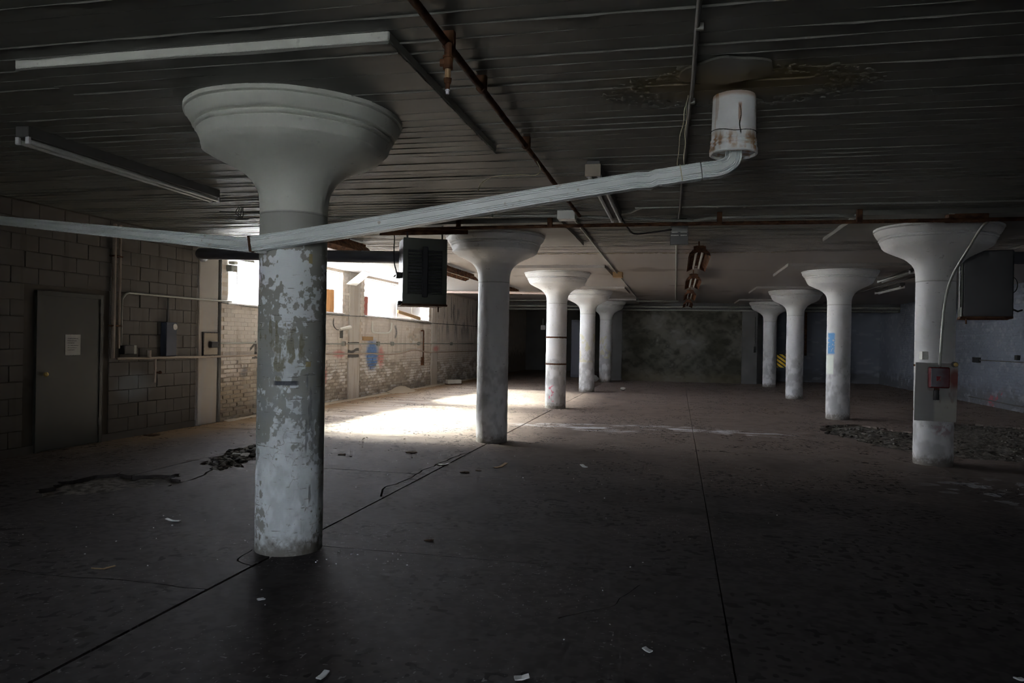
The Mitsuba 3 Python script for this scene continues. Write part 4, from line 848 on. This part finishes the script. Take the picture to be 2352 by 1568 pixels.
# ------------------------------------------------------------------ debris on the floor
rubble_items = [('rubble', 'loose rubble filling the hole in the floor left of the nearest column', hole_left, 320, .008, .045, 1), ('rubble', 'fine rubble and glass strewn over the hole around the right column', hole_right, 900, .006, .035, 2)]
for nme, lab, pl, n_, a_, b_, sd in rubble_items: solo(nme, lab, 'rubble', rubble(pl.buffer(-.02), n_, a_, b_, sd), 'gravel', kind='stuff')
for i, (x, y, w, l, a) in enumerate([(-5.28, 8.38, .10, .30, .3), (-5.15, 8.75, .09, .26, 1.3), (-5.45, 8.55, .07, .16, 2.2)]):
    solo('concrete_chunk', ['long pale slab of broken concrete in the left floor hole', 'pale slanting shard at the far side of the left floor hole', 'small pale lump at the left end of the left floor hole'][i], 'rubble', mv(rot(rot(box(-w/2, w/2, -l/2, l/2, 0, .035, .008), .15, (1, 0, 0)), a), x, y, -.03), 'chalk_rubble', group='pale chunks in the left hole')
litter = [(-3.41, 9.33, .06, 'dark clump of leaves on the floor left of the second column'), (-4.18, 8.87, .05, 'small dark clump on the floor just right of the nearest column'), (-2.34, 8.14, .05, 'dark clump below the crack in front of the second column'), (-2.22, 8.3, .035, 'tiny dark clump next to the clump in front of the second column'), (-1.79, 5.3, .03, 'brown clump on the bare floor right of the nearest column'), (-7.62, 9.68, .08, 'dark lump at the foot of the block wall')]
for x, y, s, lab in litter:
    ms = [mv(rock(s*(.15+.35*rng.random()), rng.randrange(60), .35), x+s*rng.uniform(-.9, .9), y+s*rng.uniform(-.6, .6), 0) for _ in range(26)]
    solo('leaf_clump', lab, 'debris', cat(*ms), 'leaf_litter', group='dark clumps on the floor')
scraps = [(-2.71, 8.55, .16, .06, 'flat pale chip lying on the long floor joint'), (-2.03, 8.64, .22, .05, 'curled brown scrap right of the long floor joint'), (-1.08, 8.96, .12, .05, 'pale scrap on the floor in the column shadow'), (-3.95, 5.28, .12, .03, 'white scrap of plastic on the floor left of the nearest column'), (-3.55, 4.08, .16, .015, 'thin splinter on the floor below the nearest column'), (-2.29, 3.84, .05, .04, 'small pale chip below the nearest column'), (-.65, 3.25, .07, .04, 'small pale chip at the bottom edge of the view'), (-1.51, 3.05, .07, .03, 'white chip at the bottom left of the view'), (-.12, 3.7, .05, .03, 'tiny chip on the dark floor near the middle joint'), (1.54, 3.81, .05, .03, 'tiny chip at the bottom right corner'), (4.0, 9.2, .10, .06, 'white chip on the floor in front of the right column')]
for i, (x, y, l, w, lab) in enumerate(scraps):
    m = mv(rot(cat(box(-l/2, 0, -w/2, w/2, .001, .008, .002), rot(box(0, l/2, -w/2, w/2, .001, .008, .002), -.3, (0, 1, 0))), i*1.1), x, y, 0)
    solo('scrap', lab, 'debris', m, 'raw_wood' if 'brown' in lab or 'splinter' in lab else 'white_plastic', group='scraps on the floor')
bits = []
for x, y, sp_, n_ in [(-2.1, 4.75, .28, 34), (-4.2, 4.6, .7, 30), (-3.6, 5.9, .9, 26), (3.55, 8.9, .35, 30), (-1.2, 8.3, 1.3, 60), (0, 5, 2.5, 50), (-4.0, 9.5, 1.2, 70)]:
    bits += [mv(rock(.002+.0045*rng.random()**2, rng.randrange(60), .6), x+rng.gauss(0, sp_), y+rng.gauss(0, sp_*.6), 0) for _ in range(n_)]
solo('glass_bits', 'scattered glass bits and pale crumbs glinting on the near floor', 'debris', cat(*bits), 'white_plastic', kind='stuff')
bits = [mv(rock(.004+.013*rng.random()**2, rng.randrange(60), .35), max(-7.3, -4.6+rng.gauss(0, 1.3)), 10.3+rng.gauss(0, .9), 0) for _ in range(150)]
solo('floor_crumbs', 'dark crumbs scattered on the floor between the two nearest left columns', 'debris', cat(*bits), 'leaf_litter', kind='stuff')
def heap(y0, y1, w, h, seed):
    n, k = int((y1-y0)/.08), 7; ys = np.linspace(y0, y1, n); v = []
    for y in ys:
        a = .35+1.1*meshkit.fbm(np.array([y*1.7, seed, 0.]), 3, seed)
        for t in np.linspace(0, 1, k): v.append((XL+.02+w*a*t, y, h*a*(1-t)**1.4*(.8+.4*meshkit.noise(np.array([y*9, t*5, seed]), seed))))
    f = []
    for i in range(n-1):
        for j in range(k-1): q = [i*k+j, i*k+j+1, (i+1)*k+j+1, (i+1)*k+j]; f += [[q[0], q[1], q[2]], [q[0], q[2], q[3]]]
    return M(v, f)
solo('mortar_dust', 'pale crumbled mortar heaped along the foot of the brick wall', 'debris', cat(heap(11.7, 30, .13, .03, 3), heap(19.2, 20.7, .36, .13, 5)), 'sand', 40, kind='stuff')
fx = thing('fallen_light', 'white metal light housing lying on the floor at the foot of the left wall', 'light')
part(fx, 'housing', mv(rot(box(-.08, .08, -.27, .27, .02, .16, .01), -.75), -7.38, 24.2, 0), 'white_enamel'); part(fx, 'edge', mv(rot(box(-.09, .09, -.28, .28, .0, .03, .004), -.75), -7.38, 24.2, 0), 'rust', label='rusty lower edge')
